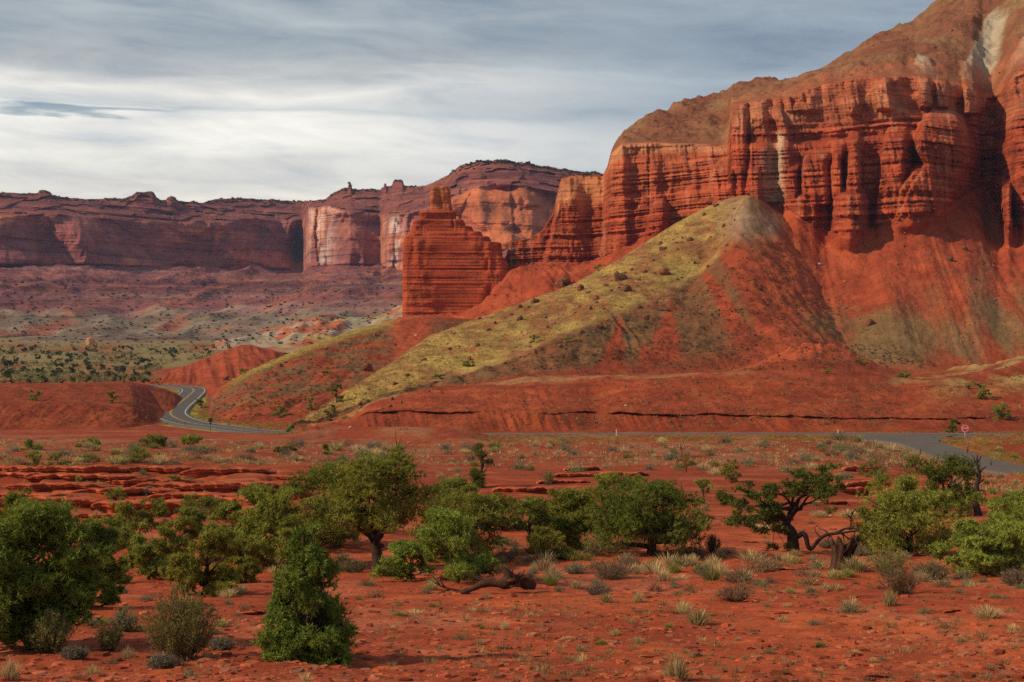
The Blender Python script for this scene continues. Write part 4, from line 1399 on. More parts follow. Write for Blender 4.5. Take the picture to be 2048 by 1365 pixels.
# --- the large trees, one by one: label, frame column, base row, top row, spread in columns, options
TREES = [
    ("pinyon_tree", "huge dark pinyon crowding the near end of the tree line, sprawling and cut off", 62, 1300, 1000, 262, dict(ncl=150, hb=.06, pal=((.115, .140, .028), (.17, .20, .036), (.058, .073, .018)), tufts=24, kbr=18)),
    ("juniper_tree", "broad yellow-green pine peeking over the huge dark pinyon's top", 30, 1100, 978, 110, dict(ncl=46, pal=JUNIPER, hb=.1)),
    ("pinyon_tree", "dark bushy pinyon hugging the right flank of the huge dark pinyon", 178, 1215, 1040, 120, dict(ncl=60, hb=.05, pal=((0.092, 0.135, 0.031), (0.164, 0.198, 0.040), (0.061, 0.090, 0.025)))),
    ("juniper_tree", "sparse thin-crowned pale green juniper with bare lower stems, behind the shrubby row", 268, 1125, 995, 90, dict(ncl=34, hb=.22, pal=JUNIPER, tufts=14)),
    ("juniper_tree", "short bushy juniper with crown lopsided, second in the shrubby row from the dark pinyon", 298, 1160, 1060, 105, dict(ncl=44, hb=.08, pal=JUNIPER)),
    ("juniper_tree", "narrow dark upright juniper squeezed into the middle of the shrubby row", 345, 1162, 1048, 60, dict(ncl=36, hb=.1, pal=PINYON, shape="column")),
    ("juniper_tree", "tall brownish olive juniper closing the shrubby row, feathery ragged crown", 410, 1190, 1042, 120, dict(ncl=64, hb=.08, pal=OLIVEG, shape="column")),
    ("pinyon_tree", "rounded dark pinyon beside the tallest pinyon, crown touching the ground", 530, 1130, 968, 150, dict(ncl=88, hb=.1, pal=PINYON)),
    ("pinyon_tree", "grey-green pinyon half hidden behind the tallest pinyon's crown", 650, 1085, 925, 150, dict(ncl=80, hb=.12, pal=((0.123, 0.144, 0.043), (0.180, 0.198, 0.053), (0.082, 0.099, 0.031)))),
    ("pinyon_tree", "tallest spreading pinyon with thick bare dark trunk and crooked top tuft", 757, 1140, 905, 205, dict(ncl=118, hb=.36, shape="umbrella", pal=PINYON, lean=(-.2, 0), extra=[(.55, 0, 4.3), (.85, .1, 4.5), (1.0, 0, 4.15), (.7, .3, 4.6), (1.15, -.2, 4.35)], trunk_r=.22, kbr=18)),
    ("pinyon_tree", "wide pinyon filling the gap behind the fallen log, paler and bushy", 935, 1120, 985, 165, dict(ncl=90, hb=.08, pal=PINYON)),
    ("pinyon_tree", "scraggly low pinyon with foliage sprays hanging over the fallen log", 915, 1165, 1010, 150, dict(ncl=58, hb=.1, pal=BRIGHT, tufts=18)),
    ("pinyon_tree", "knee-high spreading pinyon at the tallest pinyon's foot", 820, 1160, 1078, 110, dict(ncl=42, hb=.05, pal=BRIGHT, tufts=18)),
    ("juniper_tree", "bright green cone-shaped juniper standing alone on red ground", 612, 1325, 1040, 205, dict(ncl=230, hb=.01, shape="cone", pal=((.105, .145, .034), (.15, .195, .045), (.055, .082, .022)), rc=.17, tufts=20, leaf=(.10, .028), kbr=24, flat=.95)),
    ("juniper_tree", "small rounded juniper left of the feathery twin, on bare legs", 1062, 1105, 992, 82, dict(ncl=44, hb=.18, pal=JUNIPER)),
    ("juniper_tree", "big feathery olive juniper between fallen log and dome-crowned pinyon", 1140, 1095, 975, 128, dict(ncl=78, hb=.08, pal=OLIVEG)),
    ("juniper_tree", "low olive bush-like juniper beneath the big feathery juniper", 1100, 1118, 1055, 70, dict(ncl=34, hb=.02, pal=OLIVEG)),
    ("pinyon_tree", "dome-crowned dark pinyon with wide skirt and short stout trunk", 1305, 1112, 955, 200, dict(ncl=112, hb=.16, pal=((0.092, 0.135, 0.037), (0.143, 0.189, 0.046), (0.053, 0.083, 0.025)), trunk_r=.2, kbr=18)),
    ("pinyon_tree", "smaller pinyon tucked behind the dome-crowned pinyon's shoulder", 1222, 1060, 945, 95, dict(ncl=48, hb=.12, pal=PINYON)),
    ("pinyon_tree", "two-storeyed dark pinyon in front of the side road, lower crown widest", 1820, 1110, 975, 190, dict(ncl=98, hb=.1, pal=PINYON)),
    ("pinyon_tree", "tall dark pinyon rising against the side road beside the dead snag", 1890, 1030, 905, 130, dict(ncl=74, hb=.12, pal=((0.092, 0.117, 0.037), (0.133, 0.162, 0.043), (0.061, 0.081, 0.028)))),
    ("pinyon_tree", "middle pinyon overlapping the one against the side road", 1790, 1040, 940, 105, dict(ncl=50, hb=.1, pal=PINYON)),
    ("pinyon_tree", "fresh light green pinyon at the frame edge with tiered open branches", 1968, 1150, 1035, 150, dict(ncl=64, hb=.1, pal=((0.174, 0.261, 0.053), (0.256, 0.342, 0.070), (0.102, 0.153, 0.034)), tufts=30)),
    ("pinyon_tree", "light green pinyon cut off by the frame, taller than its tiered neighbour", 2045, 1135, 980, 150, dict(ncl=74, hb=.08, pal=((0.154, 0.216, 0.050), (0.225, 0.297, 0.062), (0.092, 0.126, 0.034)))),
    ("juniper_tree", "pointed grey-green juniper standing in front of the road, above the tree line", 962, 975, 882, 56, dict(ncl=90, hb=.02, shape="column", rc=.42, pal=((.13, .15, .05), (.17, .19, .06), (.08, .095, .035)))),
    ("juniper_tree", "little two-stemmed pinyon with flat windblown tufts on the pale flats", 1372, 945, 912, 46, dict(ncl=22, hb=.35, shape="umbrella", pal=PINYON)),
    ("juniper_tree", "egg-shaped olive juniper alone on the pale flats", 1462, 966, 918, 44, dict(ncl=34, hb=.08, shape="column", pal=OLIVEG)),
    ("juniper_tree", "wispy small juniper just behind the dome-crowned pinyon", 1408, 1008, 955, 40, dict(ncl=24, hb=.12, pal=JUNIPER, tufts=14)),
    ("juniper_tree", "low green juniper peeping over the bent pinyon's crown", 1608, 968, 930, 60, dict(ncl=32, hb=.05, pal=PINYON)),
    ("juniper_tree", "low spreading juniper by the rock hollow near the side road", 1742, 952, 915, 58, dict(ncl=34, hb=.05, pal=JUNIPER)),
    ("juniper_tree", "dark tree with visible trunk and rounded parasol crown near the bend of the road", 381, 897, 868, 42, dict(ncl=30, hb=.38, shape="umbrella", pal=PINYON)),
    ("juniper_tree", "bushy juniper with double crown above the rock ledges", 277, 926, 890, 54, dict(ncl=44, hb=.1, pal=PINYON)),
    ("juniper_tree", "broad flat juniper behind the double-crowned one", 305, 893, 866, 58, dict(ncl=34, hb=.05, pal=PINYON)),
    ("juniper_tree", "dark ragged juniper rooted right on the rock ledges", 70, 945, 900, 42, dict(ncl=34, hb=.08, pal=PINYON)),
    ("juniper_tree", "wider fuzzy juniper next to the ragged one on the ledges", 116, 937, 904, 48, dict(ncl=32, hb=.04, pal=JUNIPER)),
    ("juniper_tree", "flat dark green bush-juniper at the foot of the red bank", 178, 894, 874, 54, dict(ncl=28, hb=.02, pal=PINYON)),
    ("juniper_tree", "low green juniper hummock below the red bank's bush, on pale grass", 176, 925, 907, 48, dict(ncl=26, hb=.02, pal=BRIGHT)),
    ("juniper_tree", "tiny bush-juniper at the far end of the red bank's foot", 54, 900, 880, 24, dict(ncl=18, hb=.05, pal=PINYON)),
    ("juniper_tree", "oval olive juniper bush in front of the road's hidden stretch", 570, 907, 892, 44, dict(ncl=26, hb=.02, pal=OLIVEG)),
    ("juniper_tree", "tiny upright green sapling on the red flat before the road", 649, 909, 889, 14, dict(ncl=12, hb=.02, shape="cone", pal=BRIGHT)),
    ("juniper_tree", "green bush juniper growing on the lowest sandstone ledge", 405, 1030, 985, 74, dict(ncl=40, hb=.02, pal=JUNIPER)),
    ("juniper_tree", "dark juniper bush in the hollow of the rock ledges", 230, 1000, 972, 44, dict(ncl=26, hb=.02, pal=PINYON)),
    ("juniper_tree", "round green bush sitting on top of the lower ledge", 350, 972, 950, 28, dict(ncl=20, hb=.02, pal=BRIGHT)),
    ("juniper_tree", "dark bush under the uppermost overhanging ledge", 163, 978, 953, 28, dict(ncl=20, hb=.02, pal=PINYON)),
    ("juniper_tree", "small green bush nearest the huge dark pinyon on the wash floor", 118, 1035, 1010, 36, dict(ncl=20, hb=.02, pal=BRIGHT)),
    ("juniper_tree", "upright oval juniper on the grassy toe of the ridge", 673, 806, 768, 27, dict(ncl=30, hb=.06, shape="column", pal=OLIVEG)),
    ("juniper_tree", "small bush juniper left of the upright oval one", 624, 818, 795, 18, dict(ncl=18, hb=.04, pal=PINYON)),
    ("juniper_tree", "flat wide juniper bush on the small spur near the sign", 559, 833, 811, 34, dict(ncl=24, hb=.02, pal=PINYON)),
    ("juniper_tree", "dark juniper below the upright oval one, on the ridge's toe", 661, 841, 809, 27, dict(ncl=24, hb=.06, pal=PINYON)),
    ("juniper_tree", "small dark juniper where the road dips from sight", 580, 867, 850, 15, dict(ncl=14, hb=.03, pal=BRIGHT)),
    ("juniper_tree", "grey-green juniper bush on the red bank near the road bend", 226, 806, 782, 23, dict(ncl=20, hb=.04, pal=OLIVEG)),
    ("juniper_tree", "round juniper bush on the top of the red bank, farthest from the bend", 73, 801, 779, 27, dict(ncl=22, hb=.04, pal=PINYON)),
    ("juniper_tree", "squat green juniper bush at the inside of the road bend", 402, 816, 798, 20, dict(ncl=20, hb=.02, pal=BRIGHT)),
    ("juniper_tree", "dark round juniper beside the stop sign", 1906, 866, 837, 27, dict(ncl=28, hb=.03, pal=((0.092, 0.130, 0.034), (0.143, 0.180, 0.040), (0.061, 0.090, 0.028)))),
    ("juniper_tree", "largest round juniper on the flats above the main road", 2006, 838, 806, 42, dict(ncl=36, hb=.03, pal=PINYON)),
    ("juniper_tree", "juniper with visible stem, middle of the three above the main road", 1969, 798, 765, 34, dict(ncl=28, hb=.12, pal=PINYON)),
    ("juniper_tree", "smallest juniper of the three above the main road", 1941, 778, 762, 18, dict(ncl=14, hb=.05, pal=PINYON)),
    ("juniper_tree", "dark bush at the right foot of the bare red dome", 1806, 755, 742, 26, dict(ncl=16, hb=.02, pal=BRIGHT)),
    ("juniper_tree", "dark bush on the right shoulder of the bare red dome", 1722, 729, 717, 24, dict(ncl=14, hb=.02, pal=PINYON)),
    ("juniper_tree", "small bush on the crest of the bare red dome", 1656, 747, 737, 14, dict(ncl=10, hb=.02, pal=PINYON)),
    ("juniper_tree", "lone dark green bush on the skyline edge of the grassy ridge", 1197, 543, 528, 20, dict(ncl=16, hb=.02, pal=PINYON)),
    ("juniper_tree", "bright small bush halfway down the lit grassy ridge", 1069, 685, 669, 20, dict(ncl=14, hb=.02, pal=BRIGHT)),
    ("juniper_tree", "flat green bush low on the lit grassy ridge", 937, 733, 722, 24, dict(ncl=14, hb=.02, pal=BRIGHT)),
    ("juniper_tree", "small dark bush on the shade line of the grassy ridge", 1137, 684, 674, 16, dict(ncl=12, hb=.02, pal=PINYON)),
    ("juniper_tree", "flat green bush at the foot of the grassy ridge's shade line", 880, 757, 748, 22, dict(ncl=12, hb=.02, pal=BRIGHT)),
    ("juniper_tree", "small green bush in the fold between the two ridges", 655, 750, 741, 24, dict(ncl=12, hb=.02, pal=BRIGHT)),
    ("juniper_tree", "small dark bush on the lower ridge near its grassy crest", 487, 747, 737, 20, dict(ncl=12, hb=.02, pal=PINYON)),
    ("juniper_tree", "round juniper behind the red mound's low end", 318, 772, 756, 14, dict(ncl=14, hb=.02, pal=BRIGHT)),
    ("juniper_tree", "upright dark juniper standing on the valley edge behind the red bank", 249, 766, 748, 10, dict(ncl=12, hb=.02, shape="column", pal=PINYON)),
]


TREES += [
    ("juniper_tree", "olive juniper filling the gap between the feathery end juniper and the rounded dark pinyon", 470, 1120, 1000, 110, dict(ncl=44, hb=.06, pal=JUNIPER)),
    ("pinyon_tree", "lower pinyon crown tucked under the left side of the tallest pinyon", 640, 1100, 990, 130, dict(ncl=50, hb=.06, pal=PINYON)),
    ("juniper_tree", "yellow-green juniper at the back of the tree belt, beside the pointed juniper", 895, 1040, 955, 100, dict(ncl=46, hb=.06, pal=JUNIPER)),
    ("juniper_tree", "olive juniper right behind the wide pinyon and the fallen log's top", 1005, 1060, 985, 90, dict(ncl=40, hb=.06, pal=OLIVEG)),
    ("pinyon_tree", "dark pinyon peering from behind the tallest pinyon, topmost in the belt except its tuft", 690, 1060, 918, 130, dict(ncl=60, hb=.1, pal=PINYON)),
    ("juniper_tree", "low green juniper bush among ledges, behind the thin-crowned juniper", 215, 1092, 1030, 90, dict(ncl=36, hb=.04, pal=JUNIPER)),
    ("juniper_tree", "bushy juniper below the huge dark pinyon's inner edge, over red ground", 205, 1165, 1080, 90, dict(ncl=40, hb=.04, pal=JUNIPER)),
    ("juniper_tree", "low juniper bush between the bent pinyon and the two-storeyed pinyon", 1748, 1050, 1010, 60, dict(ncl=26, hb=.04, pal=JUNIPER)),
    ("pinyon_tree", "light green pinyon beyond the frame-edge pair, near the ledge blocks", 2010, 1045, 975, 100, dict(ncl=40, hb=.06, pal=BRIGHT)),
]


TREES += [
    ("juniper_tree", "feathery green juniper rising above the shrubby row beside the wash", 352, 1120, 1012, 86, dict(ncl=34, hb=.1, pal=JUNIPER)),
    ("juniper_tree", "dense dark juniper low in the belt, touching the rounded dark pinyon's skirt", 575, 1135, 1030, 96, dict(ncl=44, hb=.04, pal=PINYON)),
    ("juniper_tree", "olive juniper at the end of the shrubby row, leaning over bare red soil", 478, 1165, 1075, 80, dict(ncl=34, hb=.05, pal=OLIVEG)),
]


def grow_trees():
    for k, (nm, lab, px, by, ty, wpx, opt) in enumerate(TREES):
        p = spot(px, by)
        Y = p[1]
        H, Wd = (by - ty) * Y / F, wpx * Y / F
        if by > 1020 and opt.get("shape") != "cone":
            Wd *= 1.30
            opt = dict(opt, ncl=int(opt["ncl"] * 2.3))
        o = dict(opt)
        o.setdefault("shape", "round")
        o.setdefault("hb", .15)
        if Wd < 3 or H < 2:
            o.setdefault("leaf", (.12, .036))
        if Y > 200:
            o["leaf"] = (.26, .10)
            o.setdefault("tufts", 26)
            o.setdefault("blades", 4)
        o.setdefault("rc", max(.14, Wd * (.088 if o["ncl"] > 60 else .115)))
        ex = o.pop("extra", None)
        tm, cm = make_tree(nm, H, Wd, 100 + k, extra=ex, **o)
        put_tree(nm, (tm, cm), p - np.array([0, 0, .04]), lab, "pinyon" if nm.startswith("pin") else "juniper")
        PLACED.append((lab, px, by))


grow_trees()


# --- the bent pinyon with its dead limb arching along the ground
def bent_pinyon():
    p = spot(1588, 1104)
    Y = p[1]
    s = Y / F

    def w(px, py, dy=0.0):
        return np.array([(px - 1588) * s, dy, (1104 - py) * s])
    trunk = spline([w(1588, 1110), w(1586, 1085), w(1584, 1066), w(1577, 1055), w(1576, 1046, .1), w(1585, 1030, .1), w(1593, 1015, .1), w(1598, 1000, .2)], .12)
    rng = np.random.RandomState(5)
    gb = Geo()
    bark = (.055, .034, .025)
    r = np.interp(np.linspace(0, 1, len(trunk)), [0, .3, .42, .6, 1], [.27, .24, .22, .13, .07])
    gb.tube(trunk, r, 10, bark)
    cen = []
    clusters = [(1470, 1010, 34, 16), (1500, 985, 40, 16), (1545, 985, 40, 18), (1575, 960, 34, 16), (1620, 965, 40, 20), (1655, 950, 34, 18), (1640, 990, 40, 16), (1520, 1030, 40, 14), (1480, 1040, 34, 12), (1545, 1065, 34, 22), (1560, 1040, 26, 16), (1600, 985, 26, 14), (1670, 975, 22, 14), (1455, 1000, 16, 10), (1545, 1020, 30, 10)]
    for cx, cy, rx, ry in clusters:
        cc = w(cx, cy, rng.uniform(-.8, .8))
        node = trunk[rng.randint(len(trunk) // 2, len(trunk))]
        path = bez(node, (node + cc) / 2 + np.array([0, 0, .15]), cc, 7)
        path[1:-1] += rng.normal(size=(5, 3)) * .05
        gb.tube(path, np.linspace(.07, .02, 7), 6, bark)
        for q in range(7):
            c = cc + rng.normal(size=3) * np.array([rx * s * .5, .45, ry * s * .5])
            cen.append(c)
            gb.tube(bez(path[5], (path[5] + c) / 2, c, 3), (.018, .012, .008), 4, bark, cap=False)
    gl = Geo()
    leaf_clumps(gl, np.array(cen), .27, rng, 22, 5, .14, .042, ((.145, .175, .042), (.20, .235, .052), (.08, .11, .03)), flat=.6)
    e = put_tree("pinyon_tree", (gb.mesh("bent_trunk"), gl.mesh("bent_crown", False)), p, "bent pinyon with kinked trunk, wide flat crown and dead limb arching to the ground", "pinyon")
    gd = Geo()
    limb = spline([w(1586, 1078), w(1596, 1072, -.1), w(1606, 1066, -.1), w(1611, 1075, -.15), w(1614, 1090, -.15), w(1620, 1098, -.15), w(1628, 1089, -.15), w(1640, 1075, -.2), w(1655, 1068, -.2), w(1672, 1066, -.2), w(1690, 1063, -.3), w(1712, 1060, -.3)], .1)
    gd.tube(limb, np.interp(np.linspace(0, 1, len(limb)), [0, .3, .6, 1], [.12, .10, .075, .03]), 7, (.05, .034, .026))

    def twig(*pts, r=.035):
        q = spline([w(*a) for a in pts], .15)
        gd.tube(q, np.linspace(r, .008, len(q)), 5, (.06, .042, .032))
    twig((1668, 1066, -.2), (1688, 1057, -.2), (1699, 1054, -.2), (1700, 1040, -.2), (1702, 1022, -.2), (1698, 1014, -.2), r=.06)
    twig((1702, 1030, -.2), (1706, 1020, -.2), (1712, 1016, -.2))
    twig((1699, 1035, -.2), (1693, 1028, -.2), (1690, 1030, -.2))
    twig((1690, 1056, -.2), (1712, 1057, -.2), (1728, 1062, -.25), (1738, 1070, -.3), r=.04)
    twig((1712, 1057, -.2), (1722, 1068, -.25), (1734, 1074, -.3))
    twig((1680, 1066, -.2), (1694, 1075, -.2), (1704, 1082, -.2))
    twig((1655, 1068, -.2), (1648, 1060, -.2), (1640, 1058, -.1), (1632, 1052, 0))
    twig((1640, 1074, -.2), (1632, 1066, -.1), (1630, 1056, 0), (1640, 1050, .1))
    twig((1685, 1064, -.2), (1686, 1076, -.1), (1690, 1084, 0))
    twig((1660, 1068, -.2), (1654, 1078, -.2), (1655, 1084, -.2))
    link("dead_limb", gd.mesh("dead_limb"), MAT["bark"], e)
    PLACED.append(("bent pinyon", 1588, 1104))


bent_pinyon()


# --- dead wood
def dead_wood():
    bark = (.085, .043, .028)
    # broad weathered stump
    p = spot(1676, 1140)
    s = p[1] / F
    H = 62 * s
    n, nv = 40, 16
    a = np.arange(n) / n * 2 * math.pi
    V = []
    for k in range(nv):
        t = k / (nv - 1)
        w = lerp(15, 17, t) + 4 * sst(.6, 1, t) + 6 * sst(.3, 0, t)
        lx = -.0 + .16 * t
        rr = w * s * (1 + .16 * fbm(np.cos(a) * 1.6 + 3, np.sin(a) * 1.6, a * 0 + t * .7, o=2) + .14 * np.abs(np.sin(a * 5 + 1)) ** .5)
        top = (fbm(np.cos(a) * 1.3, np.sin(a) * 1.3, o=3) * .42 + .06 * np.sign(np.sin(a * 7 + 2)) + .05) * sst(.5, 1, t) * H
        V.append(np.stack([lx * H + rr * np.cos(a) * (1 + .35 * sst(.6, 1, t) * (np.cos(a) > 0)), rr * np.sin(a) * .8, -0.15 + H * t + top], -1))
    V = np.array(V)
    inner = V[-1] * np.array([.62, .62, 1]) + np.array([.06 * H, 0, -.35 * H])
    V = np.concatenate([V, inner[None]])
    i = np.arange(nv)[:, None] * n
    j = np.arange(n)[None]
    q = np.stack([i + j, i + (j + 1) % n, i + (j + 1) % n + n, i + j + n], -1).reshape(-1, 4)
    VV = V.reshape(-1, 3)
    VV = np.concatenate([VV, inner.mean(0)[None] - [[0, 0, .1]]])
    tt = [(len(VV) - 1, nv * n + k, nv * n + (k + 1) % n) for k in range(n)]
    col = np.array(bark) * (1 + .35 * np.sin(np.tile(a, nv + 1) * 9))[:, None]
    col = np.concatenate([col, [[.03, .02, .018]]])
    col[-n - 1:] = (.03, .02, .018)
    o = link("tree_stump", raw_mesh("tree_stump", VV, tt, q, col), MAT["bark"], loc=p)
    tag(o, "broad hollow weathered stump with splayed jagged top on grassy red ground", "stump")
    PLACED.append(("hollow stump", 1676, 1140))
    # fallen log
    p = spot(985, 1188)
    s = p[1] / F
    g = Geo()

    def w(px, py, dy=0.0):
        return np.array([(px - 985) * s, dy, (1188 - py) * s])
    b = spline([w(1072, 1172), w(1050, 1165, .1), w(1030, 1160, .1), w(1005, 1167, 0), w(970, 1166, 0), w(950, 1175, -.1), w(925, 1184, -.1), w(905, 1190, -.15)], .12)
    r = np.interp(np.linspace(0, 1, len(b)), [0, .06, .18, .3, .55, 1], [.05, .16, .24, .19, .12, .06]) * (1 + .22 * np.sin(np.arange(len(b)) * 1.3) + .12 * np.sin(np.arange(len(b)) * 3.1))
    g.tube(b, r, 12, bark)
    for path, r0 in (([(1020, 1160), (1012, 1145), (1003, 1134), (998, 1133)], .16), ([(1035, 1165), (1022, 1150, .1), (1016, 1138, .1)], .14), ([(975, 1166), (955, 1156), (940, 1150), (930, 1143)], .08), ([(925, 1184), (900, 1178), (880, 1172), (862, 1160)], .05),
                     ([(930, 1182), (905, 1196), (884, 1192)], .05), ([(900, 1180), (880, 1185), (868, 1198)], .03), ([(880, 1172), (872, 1160), (862, 1150)], .025), ([(890, 1176), (880, 1160), (884, 1148)], .03), ([(1050, 1166), (1062, 1176), (1072, 1178)], .12), ([(905, 1190), (885, 1200), (862, 1203)], .04)):
        q = spline([w(*a) for a in path], .12)
        g.tube(q, np.linspace(r0, .012, len(q)), 7, bark)
    # splintered, flaring root end
    rg = np.random.RandomState(3)
    for k in range(20):
        a0 = w(rg.uniform(1008, 1052), rg.uniform(1156, 1170), rg.uniform(-.25, .2))
        e0 = w(rg.uniform(1015, 1074), rg.uniform(1138, 1178), rg.uniform(-.45, .3))
        q = bez(a0, (a0 + e0) / 2 + rg.normal(size=3) * .06, e0, 5)
        g.tube(q, np.linspace(rg.uniform(.05, .11), .012, 5), 6, np.array(bark) * rg.uniform(.6, 1.5))
    o = link("fallen_log", g.mesh("fallen_log"), MAT["bark"], loc=p)
    tag(o, "gnarled dead log lying on red ground with splintered root end and bare twigs", "fallen log")
    PLACED.append(("fallen log", 990, 1185))
    # standing snag
    p = spot(1954, 1032)
    s = p[1] / F
    g = Geo()

    def w(px, py, dy=0.0):
        return np.array([(px - 1954) * s, dy, (1032 - py) * s])
    for path, r0 in (([(1958, 1036), (1953, 1015), (1950, 1000), (1954, 985), (1953, 970), (1959, 955), (1957, 940), (1954, 925), (1955, 910)], .22), ([(1954, 985), (1948, 980), (1940, 976)], .07), ([(1958, 955), (1950, 945), (1946, 938)], .08), ([(1958, 950), (1964, 940), (1972, 934)], .06),
                     ([(1955, 925), (1960, 918), (1962, 912)], .04), ([(1951, 1000), (1944, 996), (1942, 990)], .05), ([(1953, 970), (1962, 965), (1968, 958)], .04), ([(1954, 930), (1949, 922), (1948, 914)], .03)):
        q = spline([w(*a) for a in path], .25)
        g.tube(q, np.linspace(r0, .03, len(q)), 8, (.05, .035, .028))
    o = link("dead_tree", g.mesh("dead_tree"), MAT["bark"], loc=p)
    tag(o, "black leafless snag with short broken branches standing before the side road", "dead tree")
    PLACED.append(("black snag", 1954, 1032))
    # small grey snag on the flats
    p = spot(1363, 912)
    s = p[1] / F
    g = Geo()
    for path, r0 in (([(0, 0), (1, 8), (-1, 16), (-3, 27)], .10), ([(0, 10), (6, 18), (8, 24)], .05), ([(-1, 14), (-8, 20), (-10, 25)], .05), ([(0, 18), (4, 25), (3, 31)], .04)):
        q = spline([np.array([a * s, 0.05 * a, b * s]) for a, b in path], .2)
        g.tube(q, np.linspace(r0, .03, len(q)), 6, (.10, .06, .05))
    o = link("dead_tree", g.mesh("dead_sapling"), MAT["bark"], loc=p)
    tag(o, "small bare reddish dead sapling on the flats just below the road", "dead tree")
    # leaning dead branch on the ledges
    p = spot(322, 982)
    s = p[1] / F
    g = Geo()
    for path, r0 in (([(8, 0), (-4, 8), (-14, 15), (-20, 22)], .13), ([(-8, 10), (-18, 12)], .06), ([(-14, 15), (-12, 24)], .05)):
        q = spline([np.array([a * s, 0.0, b * s + .1]) for a, b in path], .2)
        g.tube(q, np.linspace(r0, .03, len(q)), 6, (.06, .04, .035))
    o = link("dead_branch", g.mesh("dead_branch"), MAT["bark"], loc=p)
    tag(o, "dark dead branch leaning on the rock ledge beside a round sagebrush", "dead branch")


dead_wood()
# ------------------------------------------------------------------ shrubs, tufts and other low plants
def shrub_mesh(name, H, Wd, seed, stems, pal, leafn, leaf=(.07, .02), spread=1.0, stemcol=(.12, .085, .055), bush=.5, r=.008):
    """fan of thin stems from one root, small leaves along the upper part"""
    rng = np.random.RandomState(seed)
    g, gl = Geo(), Geo()
    pal = np.array(pal)
    allp = []
    for k in range(stems):
        th = rng.rand() * 2 * math.pi
        rr = Wd / 2 * rng.rand() ** .6 * spread
        hh = H * (1 - .45 * (rr / (Wd / 2)) ** 2) * rng.uniform(.7, 1.0)
        e = np.array([rr * math.cos(th), rr * math.sin(th), hh])
        b = np.array([.08 * Wd * math.cos(th), .08 * Wd * math.sin(th), -.05])
        m = np.array([e[0] * .62, e[1] * .62, hh * .42])
        path = bez(b, m, e, 5)
        path[1:] += rng.normal(size=(4, 3)) * .03 * H
        g.tube(path, np.linspace(r, r * .35, 5), 3, np.array(stemcol) * rng.uniform(.7, 1.3), cap=False)
        t = rng.uniform(1 - bush, 1.0, leafn)
        i = np.clip((t * 4).astype(int), 0, 3)
        f = (t * 4 - i)[:, None]
        allp.append((path[i] * (1 - f) + path[i + 1] * f, (path[i + 1] - path[i])))
    p = np.concatenate([a for a, _ in allp])
    d = np.concatenate([b for _, b in allp])
    d = d / (np.linalg.norm(d, axis=1)[:, None] + 1e-9)
    k = len(p)
    d = d * .9 + rng.normal(size=(k, 3)) * .55
    d /= np.linalg.norm(d, axis=1)[:, None]
    s = np.cross(d, rng.normal(size=(k, 3)))
    s /= np.linalg.norm(s, axis=1)[:, None] + 1e-9
    p = p + rng.normal(size=(k, 3)) * .02
    ln = leaf[0] * (.6 + .8 * rng.rand(k))[:, None]
    V = np.stack([p - s * leaf[1] / 2, p + s * leaf[1] / 2, p + d * ln], 1)
    c = pal[rng.randint(len(pal), size=k)] * (.75 + .5 * rng.rand(k))[:, None]
    gl.add(V.reshape(-1, 3), np.arange(k * 3).reshape(-1, 3), None, np.repeat(c, 3, 0))
    return g.mesh(name + "_stems", False), gl.mesh(name + "_leaves", False)


def put_shrub(name, meshes, loc, label, cat, group=None, scale=1.0, rz=0.0):
    e = bpy.data.objects.new(name, None)
    C.objects.link(e)
    e.location, e.rotation_euler, e.scale = loc, (0, 0, rz), (scale,) * 3 if isinstance(scale, (int, float)) else scale
    tag(e, label, cat, group)
    link("stems", meshes[0], MAT["bark"], e)
    link("leaves", meshes[1], MAT["dry"], e)
    return e


STRAW = ((.62, .47, .23), (.70, .55, .29), (.48, .35, .16))
SAGE = ((.23, .205, .14), (.29, .26, .18), (.17, .145, .095))
SAGEG = ((.23, .235, .115), (.30, .30, .16), (.16, .165, .08))
RABBIT = ((.25, .235, .07), (.33, .30, .10), (.17, .16, .055))
YELLOWG = ((.32, .29, .085), (.40, .35, .12), (.22, .20, .06))
RUST = ((.33, .19, .105), (.40, .25, .14), (.24, .13, .075))
LIME = ((.24, .27, .055), (.32, .33, .08), (.16, .19, .04))

